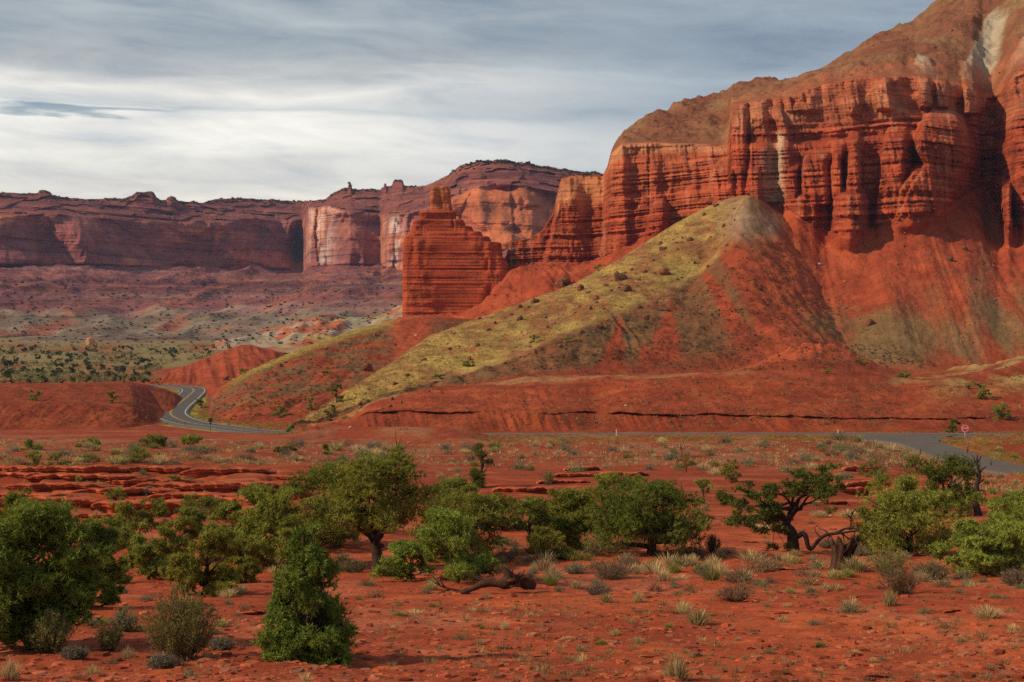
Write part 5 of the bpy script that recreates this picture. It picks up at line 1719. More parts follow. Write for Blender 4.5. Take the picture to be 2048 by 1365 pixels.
SHRUBS = [
    ("shrub", "big twiggy olive shrub with dense upright stems, nearest the cone-shaped juniper", 362, 1322, 1155, 165, RABBIT, 190, 34),
    ("shrub", "fan-shaped grey-green shrub under the huge dark pinyon's near edge", 100, 1306, 1212, 96, RABBIT, 110, 26),
    ("shrub", "thin pale green shrub between the fan-shaped shrub and the big twiggy one", 218, 1302, 1238, 62, RABBIT, 60, 20),
    ("shrub", "soft olive-grey shrub bordering the huge dark pinyon's shade", 248, 1262, 1212, 62, SAGEG, 70, 20),
    ("shrub", "small bright green shrublet poking out beside the big twiggy shrub", 393, 1230, 1198, 34, LIME, 40, 24),
    ("sagebrush", "low grey sagebrush hugging the foot of the big twiggy shrub", 325, 1336, 1306, 62, SAGE, 90, 18),
    ("sagebrush", "low grey sagebrush right beside the fan-shaped shrub", 148, 1316, 1292, 64, SAGE, 90, 18),
    ("sagebrush", "dome of grey sagebrush to the far side of the big twiggy shrub", 441, 1299, 1272, 56, SAGE, 90, 18),
    ("sagebrush", "small isolated grey sagebrush on bare ground near the dark pinyon", 241, 1188, 1174, 36, SAGE, 60, 16),
    ("shrub", "pale green rounded shrub just behind the cone-shaped juniper's tip", 706, 1146, 1112, 62, SAGEG, 80, 22),
    ("shrub", "wispy tall yellow-green shrub in front of the feathery olive juniper", 1188, 1112, 1052, 74, YELLOWG, 70, 14),
    ("sagebrush", "wide tan-grey shrub mass between fallen log and dome-crowned pinyon", 1222, 1158, 1112, 118, ((.27, .19, .11), (.33, .24, .14), (.21, .15, .09)), 160, 22),
    ("sagebrush", "silvery low shrub left of the wide tan shrub mass", 1150, 1148, 1122, 62, SAGE, 90, 18),
    ("shrub", "dark upright shrub right of the dome-crowned pinyon", 1426, 1106, 1064, 36, ((.10, .085, .045), (.13, .11, .06)), 60, 26),
    ("sagebrush", "low dark shrub in the dome-crowned pinyon's shadow", 1385, 1112, 1090, 62, SAGE, 70, 18),
    ("sagebrush", "reddish-brown flat twiggy shrub on the open ground before the bent pinyon", 1468, 1201, 1168, 84, RUST, 130, 16),
    ("sagebrush", "tan feathery shrub behind the reddish-brown flat one", 1476, 1166, 1134, 66, ((.30, .21, .11), (.36, .26, .14)), 90, 20),
    ("shrub", "tall straw and green shrub, uppermost of the pair before the two-storeyed pinyon", 1782, 1152, 1088, 100, YELLOWG, 110, 22),
    ("shrub", "reddish tan twig shrub, nearer of the pair before the two-storeyed pinyon", 1800, 1188, 1126, 88, ((.28, .17, .085), (.34, .22, .11), (.22, .14, .07)), 130, 18),
    ("sagebrush", "rounded khaki shrub right of the reddish tan one", 1862, 1160, 1118, 86, ((.22, .17, .085), (.27, .21, .11)), 140, 24),
    ("sagebrush", "grey-brown shrub at the frame edge under the tiered light green pinyon", 2030, 1172, 1130, 70, ((.22, .16, .10), (.28, .20, .13)), 110, 20),
    ("sagebrush", "grey round sagebrush on the ledge top beside the dead branch", 296, 991, 970, 26, SAGE, 60, 20),
    ("shrub", "yellow-green round shrub crowning the lowest ledge", 395, 1036, 1012, 52, YELLOWG, 90, 22),
    ("shrub", "pale olive shrub behind the feathery juniper row, beside the wash", 1096, 970, 938, 34, YELLOWG, 50, 14),
    ("sagebrush", "brown low shrub between the bent pinyon's trunk and the stump", 1655, 1095, 1078, 56, ((.20, .14, .09), (.24, .18, .11)), 80, 18),
    ("sagebrush", "grey bush beside the stump on its shaded side", 1720, 1112, 1090, 60, SAGE, 80, 18),
    ("sagebrush", "brown dry shrub under the fallen log's upper limb", 1010, 1122, 1100, 54, ((.24, .15, .09), (.28, .19, .12)), 80, 18),
    ("sagebrush", "dull purple-grey shrub below the low olive juniper", 1100, 1118, 1098, 36, ((.22, .14, .10), (.26, .18, .13)), 60, 18),
    ("sagebrush", "low purple-grey twig cushion left of the silvery shrubs and near the log", 1196, 1190, 1166, 62, ((.20, .13, .10), (.26, .17, .13)), 90, 16),
]


def plant_shrubs():
    for k, (nm, lab, px, by, ty, wpx, pal, st, lf) in enumerate(SHRUBS):
        p = spot(px, by)
        s = p[1] / F
        H, Wd = (by - ty) * s, wpx * s
        sc = max(1.0, p[1] / 55)
        m = shrub_mesh(nm, H, Wd, 300 + k, st, pal, lf, (.075 * sc, .02 * sc), bush=.62 if nm == "shrub" else .8, r=.007 * sc)
        put_shrub(nm, m, p - np.array([0, 0, .03]), lab, "shrub" if nm == "shrub" else "sagebrush")


plant_shrubs()


def tuft_mesh(name, H, Wd, seed, blades, pal, width=.012, droop=.5):
    """grass clump: curved tapering blades"""
    rng = np.random.RandomState(seed)
    g = Geo()
    pal = np.array(pal)
    for k in range(blades):
        th = rng.rand() * 2 * math.pi
        rr = Wd / 2 * rng.rand() ** .7
        h = H * rng.uniform(.35, 1.0) * (1 - .35 * (2 * rr / Wd) ** 2)
        b = np.array([.35 * rr * math.cos(th), .35 * rr * math.sin(th), -.03])
        e = np.array([rr * math.cos(th + rng.normal() * .3), rr * math.sin(th + rng.normal() * .3), h])
        m = (b + e) / 2 + np.array([0, 0, h * .18 * droop * 2])
        s = np.array([-math.sin(th + .8 * rng.normal()), math.cos(th + .8 * rng.normal()), 0]) * width / 2
        c = pal[rng.randint(len(pal))] * rng.uniform(.75, 1.25)
        V = [b - s, b + s, m - s * .8, m + s * .8, e]
        g.add(V, [(2, 3, 4)], [(0, 1, 3, 2)], np.array([c * .7, c * .7, c, c, c * 1.1]))
    return g.mesh(name, False)


def cushion_mesh(name, H, Wd, seed, n, pal, leaf=.05, width=.014):
    """low dense cushion of short leaves"""
    rng = np.random.RandomState(seed)
    g = Geo()
    pal = np.array(pal)
    d = rng.normal(size=(n, 3))
    d[:, 2] = np.abs(d[:, 2])
    d /= np.linalg.norm(d, axis=1)[:, None]
    lob = .75 + .35 * np.sin(np.arctan2(d[:, 1], d[:, 0]) * 3 + seed)
    p = d * np.array([Wd / 2, Wd / 2, H]) * (lob * rng.uniform(.45, 1, n))[:, None]
    dd = d + rng.normal(size=(n, 3)) * .5 + [0, 0, .3]
    dd /= np.linalg.norm(dd, axis=1)[:, None]
    s = np.cross(dd, rng.normal(size=(n, 3)))
    s /= np.linalg.norm(s, axis=1)[:, None]
    V = np.stack([p - s * width / 2, p + s * width / 2, p + dd * (leaf * rng.uniform(.6, 1.4, n))[:, None]], 1)
    c = pal[rng.randint(len(pal), size=n)] * rng.uniform(.7, 1.25, n)[:, None]
    g.add(V.reshape(-1, 3), np.arange(3 * n).reshape(-1, 3), None, np.repeat(c, 3, 0))
    return g.mesh(name, False)


TUFTS = {  # kind: list of (words, mesh, height, width)
    "grass_tuft": [("straw-coloured", tuft_mesh("straw_tuft", .45, .62, 1, 300, STRAW), .45, .62), ("straw-and-green", tuft_mesh("mixed_tuft", .45, .60, 2, 320, STRAW[:2] + YELLOWG), .45, .60),
                   ("yellow-green", tuft_mesh("green_tuft", .42, .55, 3, 290, YELLOWG + LIME[:1]), .42, .55), ("wispy tan", tuft_mesh("wispy_tuft", .5, .66, 4, 110, STRAW), .5, .66), ("rusty tan", tuft_mesh("rusty_tuft", .36, .66, 5, 260, RUST + STRAW[:1]), .36, .66)],
    "sagebrush": [("grey-green", cushion_mesh("sage_cushion", .34, .75, 6, 900, SAGEG, .06, .018), .34, .75), ("silvery grey", cushion_mesh("grey_cushion", .32, .75, 7, 800, SAGE, .06, .018), .32, .75),
                  ("dull brown", cushion_mesh("brown_cushion", .32, .8, 8, 700, RUST, .07, .016), .32, .8), ("greenish tan", cushion_mesh("tan_cushion", .34, .75, 9, 800, SAGEG + STRAW[:1], .06, .016), .34, .75)],
}
LM = [("huge dark pinyon", 60, 1300), ("cone-shaped juniper", 612, 1325), ("tallest pinyon", 757, 1140), ("fallen log", 985, 1188), ("feathery olive juniper", 1140, 1095), ("dome-crowned pinyon", 1305, 1112), ("bent pinyon", 1588, 1104),
      ("hollow stump", 1676, 1140), ("two-storeyed pinyon", 1820, 1110), ("tiered light green pinyon", 1968, 1150), ("black snag", 1954, 1032), ("pointed juniper", 962, 975), ("egg-shaped juniper", 1462, 966), ("big twiggy shrub", 362, 1322),
      ("double-crowned juniper", 277, 926), ("ragged ledge juniper", 70, 945), ("parasol-crowned juniper", 381, 897), ("stop sign", 1930, 880), ("bush before the hidden road", 570, 907), ("tiny sapling", 649, 909), ("windblown tufted pinyon", 1372, 945), ("reddish flat shrub", 1468, 1201), ("silvery shrub", 1150, 1148),
      ("feathery end juniper", 410, 1190), ("thin-crowned juniper", 268, 1125), ("rock hollow juniper", 1742, 952), ("bare dead sapling", 1363, 912), ("grey sage dome", 441, 1299), ("fan-shaped shrub", 100, 1306), ("reddish tan twig shrub", 1800, 1188), ("khaki shrub", 1862, 1160), ("low purple twig cushion", 1196, 1190), ("small ledge-top bush", 350, 972)]
USED = {}


def auto_label(words, kind, px, py, hpx):
    size = "tiny" if hpx < 9 else "small" if hpx < 15 else "medium" if hpx < 24 else "large"
    order = sorted(LM, key=lambda l: (l[1] - px) ** 2 + 2.2 * (l[2] - py) ** 2)
    cand = None
    for lm, lx, ly in order[:5]:
        dx, dy = px - lx, py - ly
        dist = math.hypot(dx, 1.4 * dy)
        w = "just" if dist < 45 else "somewhat" if dist < 95 else "well" if dist < 170 else "far"
        h = "" if abs(dx) < 14 else ("right" if dx > 0 else "left")
        d = "" if abs(dy) < 7 else ("front" if dy > 0 else "back")
        rel = f"{d}-{h} of" if h and d else f"{h} of" if h else ("in front of" if dy >= 0 else "behind")
        lab = f"{size} {words} {kind} {w} {rel} the {lm}"
        if cand is None:
            cand = lab
        if len(lab.split()) <= 16 and lab not in USED:
            USED[lab] = 1
            return lab
    for lm, lx, ly in order[:1]:
        for lm2, _, _ in order[1:9]:
            lab = f"{size} {words} {kind} between the {lm} and the {lm2}"
            if len(lab.split()) <= 16 and lab not in USED:
                USED[lab] = 1
                return lab
    return cand


HAND = [  # (kind, variant, column, base row, height in rows, width in rows)
    ("grass_tuft", 1, 1396, 1250, 36, 54), ("grass_tuft", 0, 1366, 1226, 26, 40), ("grass_tuft", 1, 1354, 1360, 50, 66), ("sagebrush", 0, 1698, 1226, 22, 44), ("grass_tuft", 3, 1700, 1214, 20, 44), ("grass_tuft", 1, 1780, 1212, 34, 34),
    ("grass_tuft", 0, 1976, 1236, 28, 68), ("sagebrush", 0, 1994, 1196, 9, 40), ("grass_tuft", 1, 1212, 1204, 20, 28), ("grass_tuft", 0, 1276, 1205, 22, 28), ("grass_tuft", 0, 1010, 1260, 20, 20), ("grass_tuft", 0, 1229, 1271, 15, 26),
    ("sagebrush", 0, 1630, 1250, 11, 30), ("sagebrush", 0, 1539, 1308, 12, 28), ("grass_tuft", 2, 1640, 1293, 12, 34), ("grass_tuft", 2, 1338, 1256, 12, 22), ("grass_tuft", 3, 1156, 1330, 24, 20), ("grass_tuft", 3, 1165, 1322, 20, 20),
    ("grass_tuft", 3, 610, 1362, 22, 40), ("sagebrush", 0, 380, 1354, 14, 44), ("grass_tuft", 0, 255, 1318, 26, 34), ("sagebrush", 1, 225, 1328, 12, 26), ("grass_tuft", 0, 185, 1352, 26, 40), ("sagebrush", 2, 155, 1358, 14, 40), ("grass_tuft", 0, 20, 1360, 44, 50),
    ("grass_tuft", 0, 455, 1195, 20, 40), ("grass_tuft", 0, 480, 1186, 18, 36), ("sagebrush", 0, 735, 1172, 12, 40), ("sagebrush", 2, 752, 1195, 16, 34), ("grass_tuft", 2, 800, 1232, 10, 36), ("grass_tuft", 3, 830, 1228, 12, 40), ("sagebrush", 0, 718, 1200, 10, 16),
    ("sagebrush", 0, 800, 1212, 9, 20), ("grass_tuft", 2, 965, 1258, 10, 18), ("grass_tuft", 3, 785, 1256, 8, 16), ("sagebrush", 0, 1118, 1184, 12, 18), ("grass_tuft", 0, 1068, 1146, 22, 24), ("sagebrush", 1, 1066, 1148, 12, 24), ("sagebrush", 0, 1105, 1158, 8, 60),
    ("sagebrush", 1, 1005, 1090, 18, 34), ("grass_tuft", 0, 1030, 1110, 26, 24), ("grass_tuft", 3, 1000, 1112, 24, 30), ("sagebrush", 1, 1408, 1152, 10, 20), ("sagebrush", 1, 1350, 1176, 9, 22), ("grass_tuft", 0, 1425, 1138, 30, 34), ("grass_tuft", 0, 1385, 1128, 22, 28),
    ("grass_tuft", 3, 1360, 1160, 14, 40), ("sagebrush", 0, 1515, 1170, 12, 26), ("sagebrush", 1, 1540, 1165, 8, 16), ("grass_tuft", 4, 1670, 1182, 16, 38), ("sagebrush", 0, 1620, 1186, 12, 20), ("sagebrush", 1, 1624, 1192, 10, 14), ("sagebrush", 3, 1560, 1140, 20, 44),
    ("grass_tuft", 1, 1590, 1128, 18, 30), ("sagebrush", 2, 1605, 1152, 16, 36), ("sagebrush", 3, 1636, 1138, 22, 40), ("grass_tuft", 2, 1690, 1152, 16, 44), ("grass_tuft", 4, 1590, 1112, 14, 34), ("grass_tuft", 0, 1640, 1035, 14, 40), ("grass_tuft", 0, 1700, 1036, 18, 60),
    ("sagebrush", 2, 1622, 1048, 8, 26), ("sagebrush", 0, 1918, 1186, 10, 20), ("sagebrush", 2, 1980, 1176, 8, 24), ("sagebrush", 0, 2040, 1177, 10, 30), ("sagebrush", 3, 1890, 1158, 12, 40), ("grass_tuft", 0, 1330, 1058, 14, 40), ("grass_tuft", 0, 1525, 1060, 14, 44),
    ("sagebrush", 3, 1290, 1140, 14, 44), ("grass_tuft", 3, 1270, 1148, 24, 40), ("sagebrush", 1, 1260, 1128, 18, 36), ("sagebrush", 2, 1340, 1110, 14, 60), ("sagebrush", 1, 1455, 1108, 14, 36), ("grass_tuft", 3, 1500, 1120, 24, 60),
    ("sagebrush", 1, 1005, 1092, 14, 46), ("sagebrush", 1, 1120, 1102, 14, 30), ("grass_tuft", 3, 455, 1175, 14, 34), ("sagebrush", 0, 455, 1208, 8, 22), ("sagebrush", 0, 475, 1232, 9, 18), ("sagebrush", 2, 452, 1250, 10, 30),
]


def scatter_tufts():
    rng = np.random.RandomState(77)
    items = list(HAND)
    n_g = sum(1 for i in items if i[0] == "grass_tuft")
    n_s = len(items) - n_g

    def rnd(n, x0, x1, y0, y1, h0, h1, pg):
        out = 0
        while out < n:
            px, py = rng.uniform(x0, x1), rng.uniform(y0, y1)
            k = "grass_tuft" if rng.rand() < pg else "sagebrush"
            sc = (py - 640) / 700 * 1.25 + .05
            h = rng.uniform(h0, h1) * sc
            items.append((k, rng.randint(5 if k == "grass_tuft" else 4), px, py, h, h * rng.uniform(1.4, 2.4)))
            out += 1
    rnd(46, 1040, 2048, 1120, 1190, 9, 26, .45)
    rnd(34, 1040, 1900, 1095, 1165, 18, 34, .9)
    rnd(14, 420, 1010, 1120, 1180, 14, 26, .9)
    rnd(40, 700, 2048, 1185, 1345, 5, 14, .6)
    rnd(18, 150, 520, 1200, 1340, 8, 18, .5)
    rnd(40, 960, 2040, 1000, 1110, 10, 22, .5)
    rnd(70, 0, 860, 893, 930, 16, 34, .55)
    rnd(90, 860, 1760, 885, 960, 14, 30, .55)
    rnd(36, 1640, 1880, 880, 925, 18, 36, .6)
    rnd(20, 0, 520, 930, 1040, 12, 24, .5)
    rnd(24, 1900, 2048, 900, 1000, 14, 26, .6)
    cnt = {}
    for k, v, px, py, h, w in items:
        p = hit(px, py)
        if p is None or p[1] > 330:
            continue
        if p[1] > 180 and min(np.min((MAIN[:, 0] - p[0]) ** 2 + (MAIN[:, 1] - p[1]) ** 2), np.min((SIDE[:, 0] - p[0]) ** 2 + (SIDE[:, 1] - p[1]) ** 2) * (.25 if p[1] > 276 else 1)) < 30:
            continue
        words, me, h0, w0 = TUFTS[k][v]
        s = p[1] / F
        o = bpy.data.objects.new(k, me)
        C.objects.link(o)
        if not me.materials:
            me.materials.append(MAT["dry"])
        o.location = p - np.array([0, 0, .02])
        o.scale = (1.3 * w * s / w0, 1.3 * w * s / w0, 1.2 * h * s / h0)
        o.rotation_euler = (0, 0, rng.rand() * 6.28)
        tag(o, auto_label(words, "grass tuft" if k == "grass_tuft" else "sagebrush", px, py, h), "grass tuft" if k == "grass_tuft" else "sagebrush", "grass tufts on the red ground" if k == "grass_tuft" else "low sagebrush cushions on the red ground")


scatter_tufts()


def replicate(name, tv, tt, pos, scl, rot, col, mat, kind="stuff", tcol=None):
    """many small copies of a template in one mesh"""
    tv, tt = np.asarray(tv, float), np.asarray(tt)
    n, m = len(pos), len(tv)
    c, s = np.cos(rot), np.sin(rot)
    scl = np.asarray(scl, float)
    scl = scl if scl.ndim == 2 else np.repeat(scl[:, None], 3, 1)
    q = tv[None] * scl[:, None]
    V = np.empty((n, m, 3))
    V[..., 0] = q[..., 0] * c[:, None] - q[..., 1] * s[:, None] + pos[:, None, 0]
    V[..., 1] = q[..., 0] * s[:, None] + q[..., 1] * c[:, None] + pos[:, None, 1]
    V[..., 2] = q[..., 2] + pos[:, None, 2]
    T = (tt[None] + (np.arange(n) * m)[:, None, None]).reshape(-1, 3)
    cc = np.repeat(np.asarray(col)[:, None], m, 1)
    if tcol is not None:
        cc = cc * np.asarray(tcol)[None, :, None]
    o = link(name, raw_mesh(name, V, T, None, cc, False), mat)
    return tag(o, kind=kind)


def tuft_template(blades, seed, width=.16):
    rng = np.random.RandomState(seed)
    V, T = [], []
    for k in range(blades):
        th = rng.rand() * 6.28
        r0 = .35 * rng.rand()
        b = np.array([r0 * math.cos(th), r0 * math.sin(th), -.05])
        e = b + np.array([.5 * math.cos(th) * rng.rand() * 1.3, .5 * math.sin(th) * rng.rand() * 1.3, rng.uniform(.5, 1)])
        a = th + rng.normal()
        s = np.array([-math.sin(a), math.cos(a), 0]) * width / 2
        i = len(V)
        V += [b - s, b + s, e]
        T.append((i, i + 1, i + 2))
    return np.array(V), np.array(T)


def field(name, regions, seed, mat, sizes, pal, blades=9, names=None, reject=None):
    """ground cover over polygons of the frame, landed on the land surfaces"""
    rng = np.random.RandomState(seed)
    pos, scl, col = [], [], []
    pal = np.array(pal)
    for poly, n, dens in regions:
        poly = np.array(poly, float)
        x0, y0 = poly.min(0)
        x1, y1 = poly.max(0)
        k = tries = 0
        while k < n and tries < n * 6:
            tries += 1
            px, py = rng.uniform(x0, x1), rng.uniform(y0, y1)
            ins = False
            j = len(poly) - 1
            for i in range(len(poly)):
                if (poly[i, 1] > py) != (poly[j, 1] > py) and px < (poly[j, 0] - poly[i, 0]) * (py - poly[i, 1]) / (poly[j, 1] - poly[i, 1]) + poly[i, 0]:
                    ins = not ins
                j = i
            if not ins:
                continue
            p = hit(px, py, names)
            if p is None:
                continue
            if dens and fbm(np.array([p[0] / dens]), np.array([p[1] / dens]), o=2)[0] < rng.uniform(-.45, .35):
                continue
            if reject and reject(p):
                continue
            pos.append(p)
            s = rng.uniform(*sizes) * (.6 + .8 * rng.rand())
            scl.append((s * rng.uniform(.9, 1.5), s * rng.uniform(.9, 1.5), s * rng.uniform(.6, 1.0)))
            col.append(pal[rng.randint(len(pal))] * rng.uniform(.75, 1.25))
            k += 1
    tv, tt = tuft_template(blades, seed, .16 if blades < 15 else .085)
    pos = np.array(pos)
    return replicate(name, tv, tt, pos, np.array(scl), rng.rand(len(pos)) * 6.28, np.array(col), mat)


def on_road(p):
    d = min(np.min((MAIN[:, 0] - p[0]) ** 2 + (MAIN[:, 1] - p[1]) ** 2), np.min((SIDE[:, 0] - p[0]) ** 2 + (SIDE[:, 1] - p[1]) ** 2))
    return d < 21


LITRIDGE = [(1493, 393), (1440, 500), (1320, 583), (1190, 634), (1100, 678), (830, 773), (640, 838), (560, 860), (640, 815), (720, 765), (800, 712), (860, 670), (960, 634), (1050, 602), (1150, 566), (1250, 509), (1340, 451)]
field("ridge_grass", [(LITRIDGE, 9000, 0), ([(830, 640), (780, 650), (600, 712), (480, 768), (430, 790), (480, 745), (600, 700), (700, 667)], 1300, 0)], 11, MAT["dry"], (.35, .75), [(.42, .30, .080), (.46, .35, .095), (.34, .20, .07), (.27, .17, .065)], 7, ("grassy_ridge", "lower_ridge"))
field("slope_scrub", [([(1480, 520), (1320, 590), (1100, 690), (1000, 740), (1100, 752), (1480, 745), (1700, 735), (1880, 735), (1640, 600), (1560, 470)], 2600, 14), ([(420, 800), (480, 765), (620, 705), (760, 665), (820, 680), (700, 760), (560, 830), (430, 850)], 900, 9)], 12, MAT["dry"], (.35, .9), [(.13, .10, .05), (.17, .14, .06), (.22, .16, .07), (.10, .085, .04)], 9)
field("bench_scrub", [([(1150, 760), (1480, 752), (1800, 765), (2048, 730), (2048, 850), (1150, 862)], 1500, 10), ([(700, 820), (1150, 770), (1150, 860), (700, 860)], 260, 0), ([(0, 775), (260, 772), (310, 840), (0, 862)], 260, 0), ([(480, 800), (640, 800), (700, 840), (640, 862), (480, 850)], 300, 0)], 13, MAT["dry"], (.3, .75), [(.36, .24, .10), (.26, .19, .09), (.16, .13, .06), (.42, .30, .14)], 9)
field("flats_grass", [([(0, 880), (560, 880), (860, 885), (1000, 882), (1700, 884), (1880, 905), (1780, 940), (1300, 935), (800, 930), (0, 932)], 3800, 11), ([(1680, 885), (1780, 888), (1880, 920), (1860, 940), (1700, 925)], 500, 0), ([(1900, 935), (2048, 945), (2048, 990), (1900, 980)], 260, 9)], 14, MAT["dry"], (.25, .60), [(.50, .33, .15), (.55, .39, .19), (.40, .25, .12), (.28, .20, .10), (.25, .21, .10)], 9, ("ground",), on_road)
field("verge_weeds", [([(300, 775), (410, 772), (420, 850), (300, 850)], 700, 0), ([(360, 800), (420, 815), (620, 862), (560, 872), (380, 850)], 900, 0), ([(950, 870), (1700, 866), (2048, 862), (2048, 890), (1700, 884), (950, 884)], 1700, 0), ([(1880, 880), (1960, 880), (2048, 915), (2048, 955), (1960, 940)], 420, 0)], 15, MAT["dry"], (.25, .62), [(.34, .34, .065), (.28, .31, .055), (.42, .34, .10), (.38, .30, .09)], 9, ("ground",), on_road)
field("valley_brush", [([(0, 690), (560, 690), (330, 730), (300, 765), (0, 768)], 1500, 60)], 17, MAT["dry"], (1.0, 2.6), [(.20, .20, .08), (.26, .24, .10), (.15, .16, .07), (.32, .27, .12)], 9, ("ground",))
field("open_ground_grass", [([(700, 1170), (2048, 1120), (2048, 1364), (300, 1364), (460, 1200)], 900, 9), ([(1040, 1000), (2040, 1000), (2040, 1130), (1040, 1130)], 800, 6)], 16, MAT["dry"], (.06, .17), [(.40, .28, .13), (.30, .24, .11), (.22, .19, .09)], 20, ("ground",))

# ------------------------------------------------------------------ rocks
def boulder_mesh(name, seed, flat=.7, col=(.40, .10, .05), rough=.35):
    rng = np.random.RandomState(seed)
    nu, nv = 28, 16
    th = np.linspace(0, 2 * math.pi, nu, endpoint=False)
    ph = np.linspace(-math.pi / 2, math.pi / 2, nv)
    T, Pp = np.meshgrid(th, ph)
    d = np.stack([np.cos(Pp) * np.cos(T), np.cos(Pp) * np.sin(T), np.sin(Pp)], -1)
    r = np.ones(T.shape)
    for _ in range(11):                      # cut by random planes: angular faces
        n = rng.normal(size=3)
        n /= np.linalg.norm(n)
        k = rng.uniform(.55, .95)
        dn = d @ n
        r = np.where(dn > k * .2, np.minimum(r, k / np.maximum(dn, 1e-3)), r)
    r = r * (1 + rough * .35 * fbm(d[..., 0] * 2 + seed, d[..., 1] * 2, d[..., 2] * 2, o=3))
    V = d * r[..., None] * np.array([.5, .42, .5 * flat])
    V[..., 2] += .5 * flat * .62
    i = np.arange(nv - 1)[:, None] * nu
    j = np.arange(nu)[None]
    q = np.stack([i + j, i + (j + 1) % nu, i + (j + 1) % nu + nu, i + j + nu], -1).reshape(-1, 4)
    c = np.array(col) * (1 + .35 * fbm(V[..., 0] * 4, V[..., 1] * 4, V[..., 2] * 6, o=3))[..., None]
    return raw_mesh(name, V, None, q, c, False)


BOULD = [("dark brown", boulder_mesh("brown_boulder", 1, .75, (.16, .075, .04))), ("dark rusty", boulder_mesh("rusty_boulder", 2, .9, (.20, .075, .035))), ("brownish grey", boulder_mesh("grey_boulder", 3, .6, (.22, .14, .09))), ("pale pinkish", boulder_mesh("pale_boulder", 4, .7, (.55, .34, .24))), ("red", boulder_mesh("red_boulder", 5, .55, (.42, .10, .045)))]


def boulders():
    rng = np.random.RandomState(21)
    rows = [(1070, 606, 26, 0), (1252, 582, 28, 0), (1128, 570, 30, 1), (1240, 560, 34, 0), (1120, 575, 26, 1), (1325, 500, 22, 0), (1330, 548, 26, 1), (978, 662, 18, 0), (735, 742, 26, 1), (730, 730, 24, 0), (1190, 600, 18, 1), (1040, 640, 16, 0), (1160, 580, 20, 1), (1380, 480, 14, 0), (1420, 405, 22, 1),
            (1432, 412, 16, 0), (1200, 655, 20, 0), (1290, 640, 18, 1), (1330, 622, 22, 0), (1520, 580, 14, 0), (1640, 530, 12, 3), (1655, 600, 9, 2), (1740, 650, 26, 0), (1690, 618, 12, 2), (1640, 530, 8, 3), (1900, 520, 18, 0), (1930, 500, 14, 1), (1610, 438, 16, 1), (1835, 445, 14, 1), (1164, 500, 10, 3), (832, 672, 8, 3), (615, 672, 12, 3),
            (700, 856, 10, 3), (1250, 812, 8, 3), (1661, 1032, 8, 3), (790, 770, 18, 0), (450, 760, 16, 0), (560, 735, 14, 1), (650, 700, 16, 0), (750, 672, 12, 1), (1950, 560, 12, 0), (1990, 600, 10, 2), (1560, 640, 10, 0), (1450, 470, 10, 2), (900, 700, 10, 1)]
    for k in range(120):
        t = rng.rand()
        x = lerp(700, 1470, t)
        up = np.interp(x, [700, 800, 860, 960, 1050, 1150, 1250, 1340, 1470], [780, 712, 670, 634, 602, 566, 509, 451, 398])
        dn = np.interp(x, [700, 830, 1000, 1100, 1190, 1320, 1440, 1470], [814, 773, 728, 678, 634, 583, 500, 445])
        rows.append((x, rng.uniform(up + 4, dn + 30), rng.uniform(5, 13), rng.randint(3)))
    seen = {}
    for px, py, w, v in rows:
        p = hit(px, py)
        if p is None:
            continue
        words, me = BOULD[v]
        if not me.materials:
            me.materials.append(MAT["rock"])
        s = w * p[1] / F
        o = bpy.data.objects.new("boulder", me)
        C.objects.link(o)
        o.location = p - np.array([0, 0, .12 * s])
        o.rotation_euler = (rng.normal() * .15, rng.normal() * .15, rng.rand() * 6.28)
        o.scale = (s, s * rng.uniform(.8, 1.2), s * rng.uniform(.75, 1.1))
        size = "tiny" if w < 8 else "small" if w < 13 else "medium-sized" if w < 20 else "big"
        if py > 1000:
            where = "on the red ground beyond the bent pinyon's dead limb"
        elif px > 1500:
            where = "on the red slope below the cliffs" if py < 700 else "on the flats above the main road"
        elif py > 800:
            where = "at the road bank"
        elif px < 640 and py < 690:
            where = "on the grey foothill"
        else:
            t = (px - 640) / 850
            fx = np.interp(px, [700, 830, 1000, 1100, 1190, 1320, 1440, 1470], [814, 773, 728, 678, 634, 583, 500, 445])
            side = "shaded flank" if py > fx else "lit grassy face"
            part = "foot" if t < .2 else "lower third" if t < .42 else "middle" if t < .62 else "upper third" if t < .85 else "summit"
            where = f"on the ridge's {side}, near its {part}"
        tag(o, f"{size} {words} boulder {where}", "boulder", "boulders scattered over the ridge and slopes")


boulders()


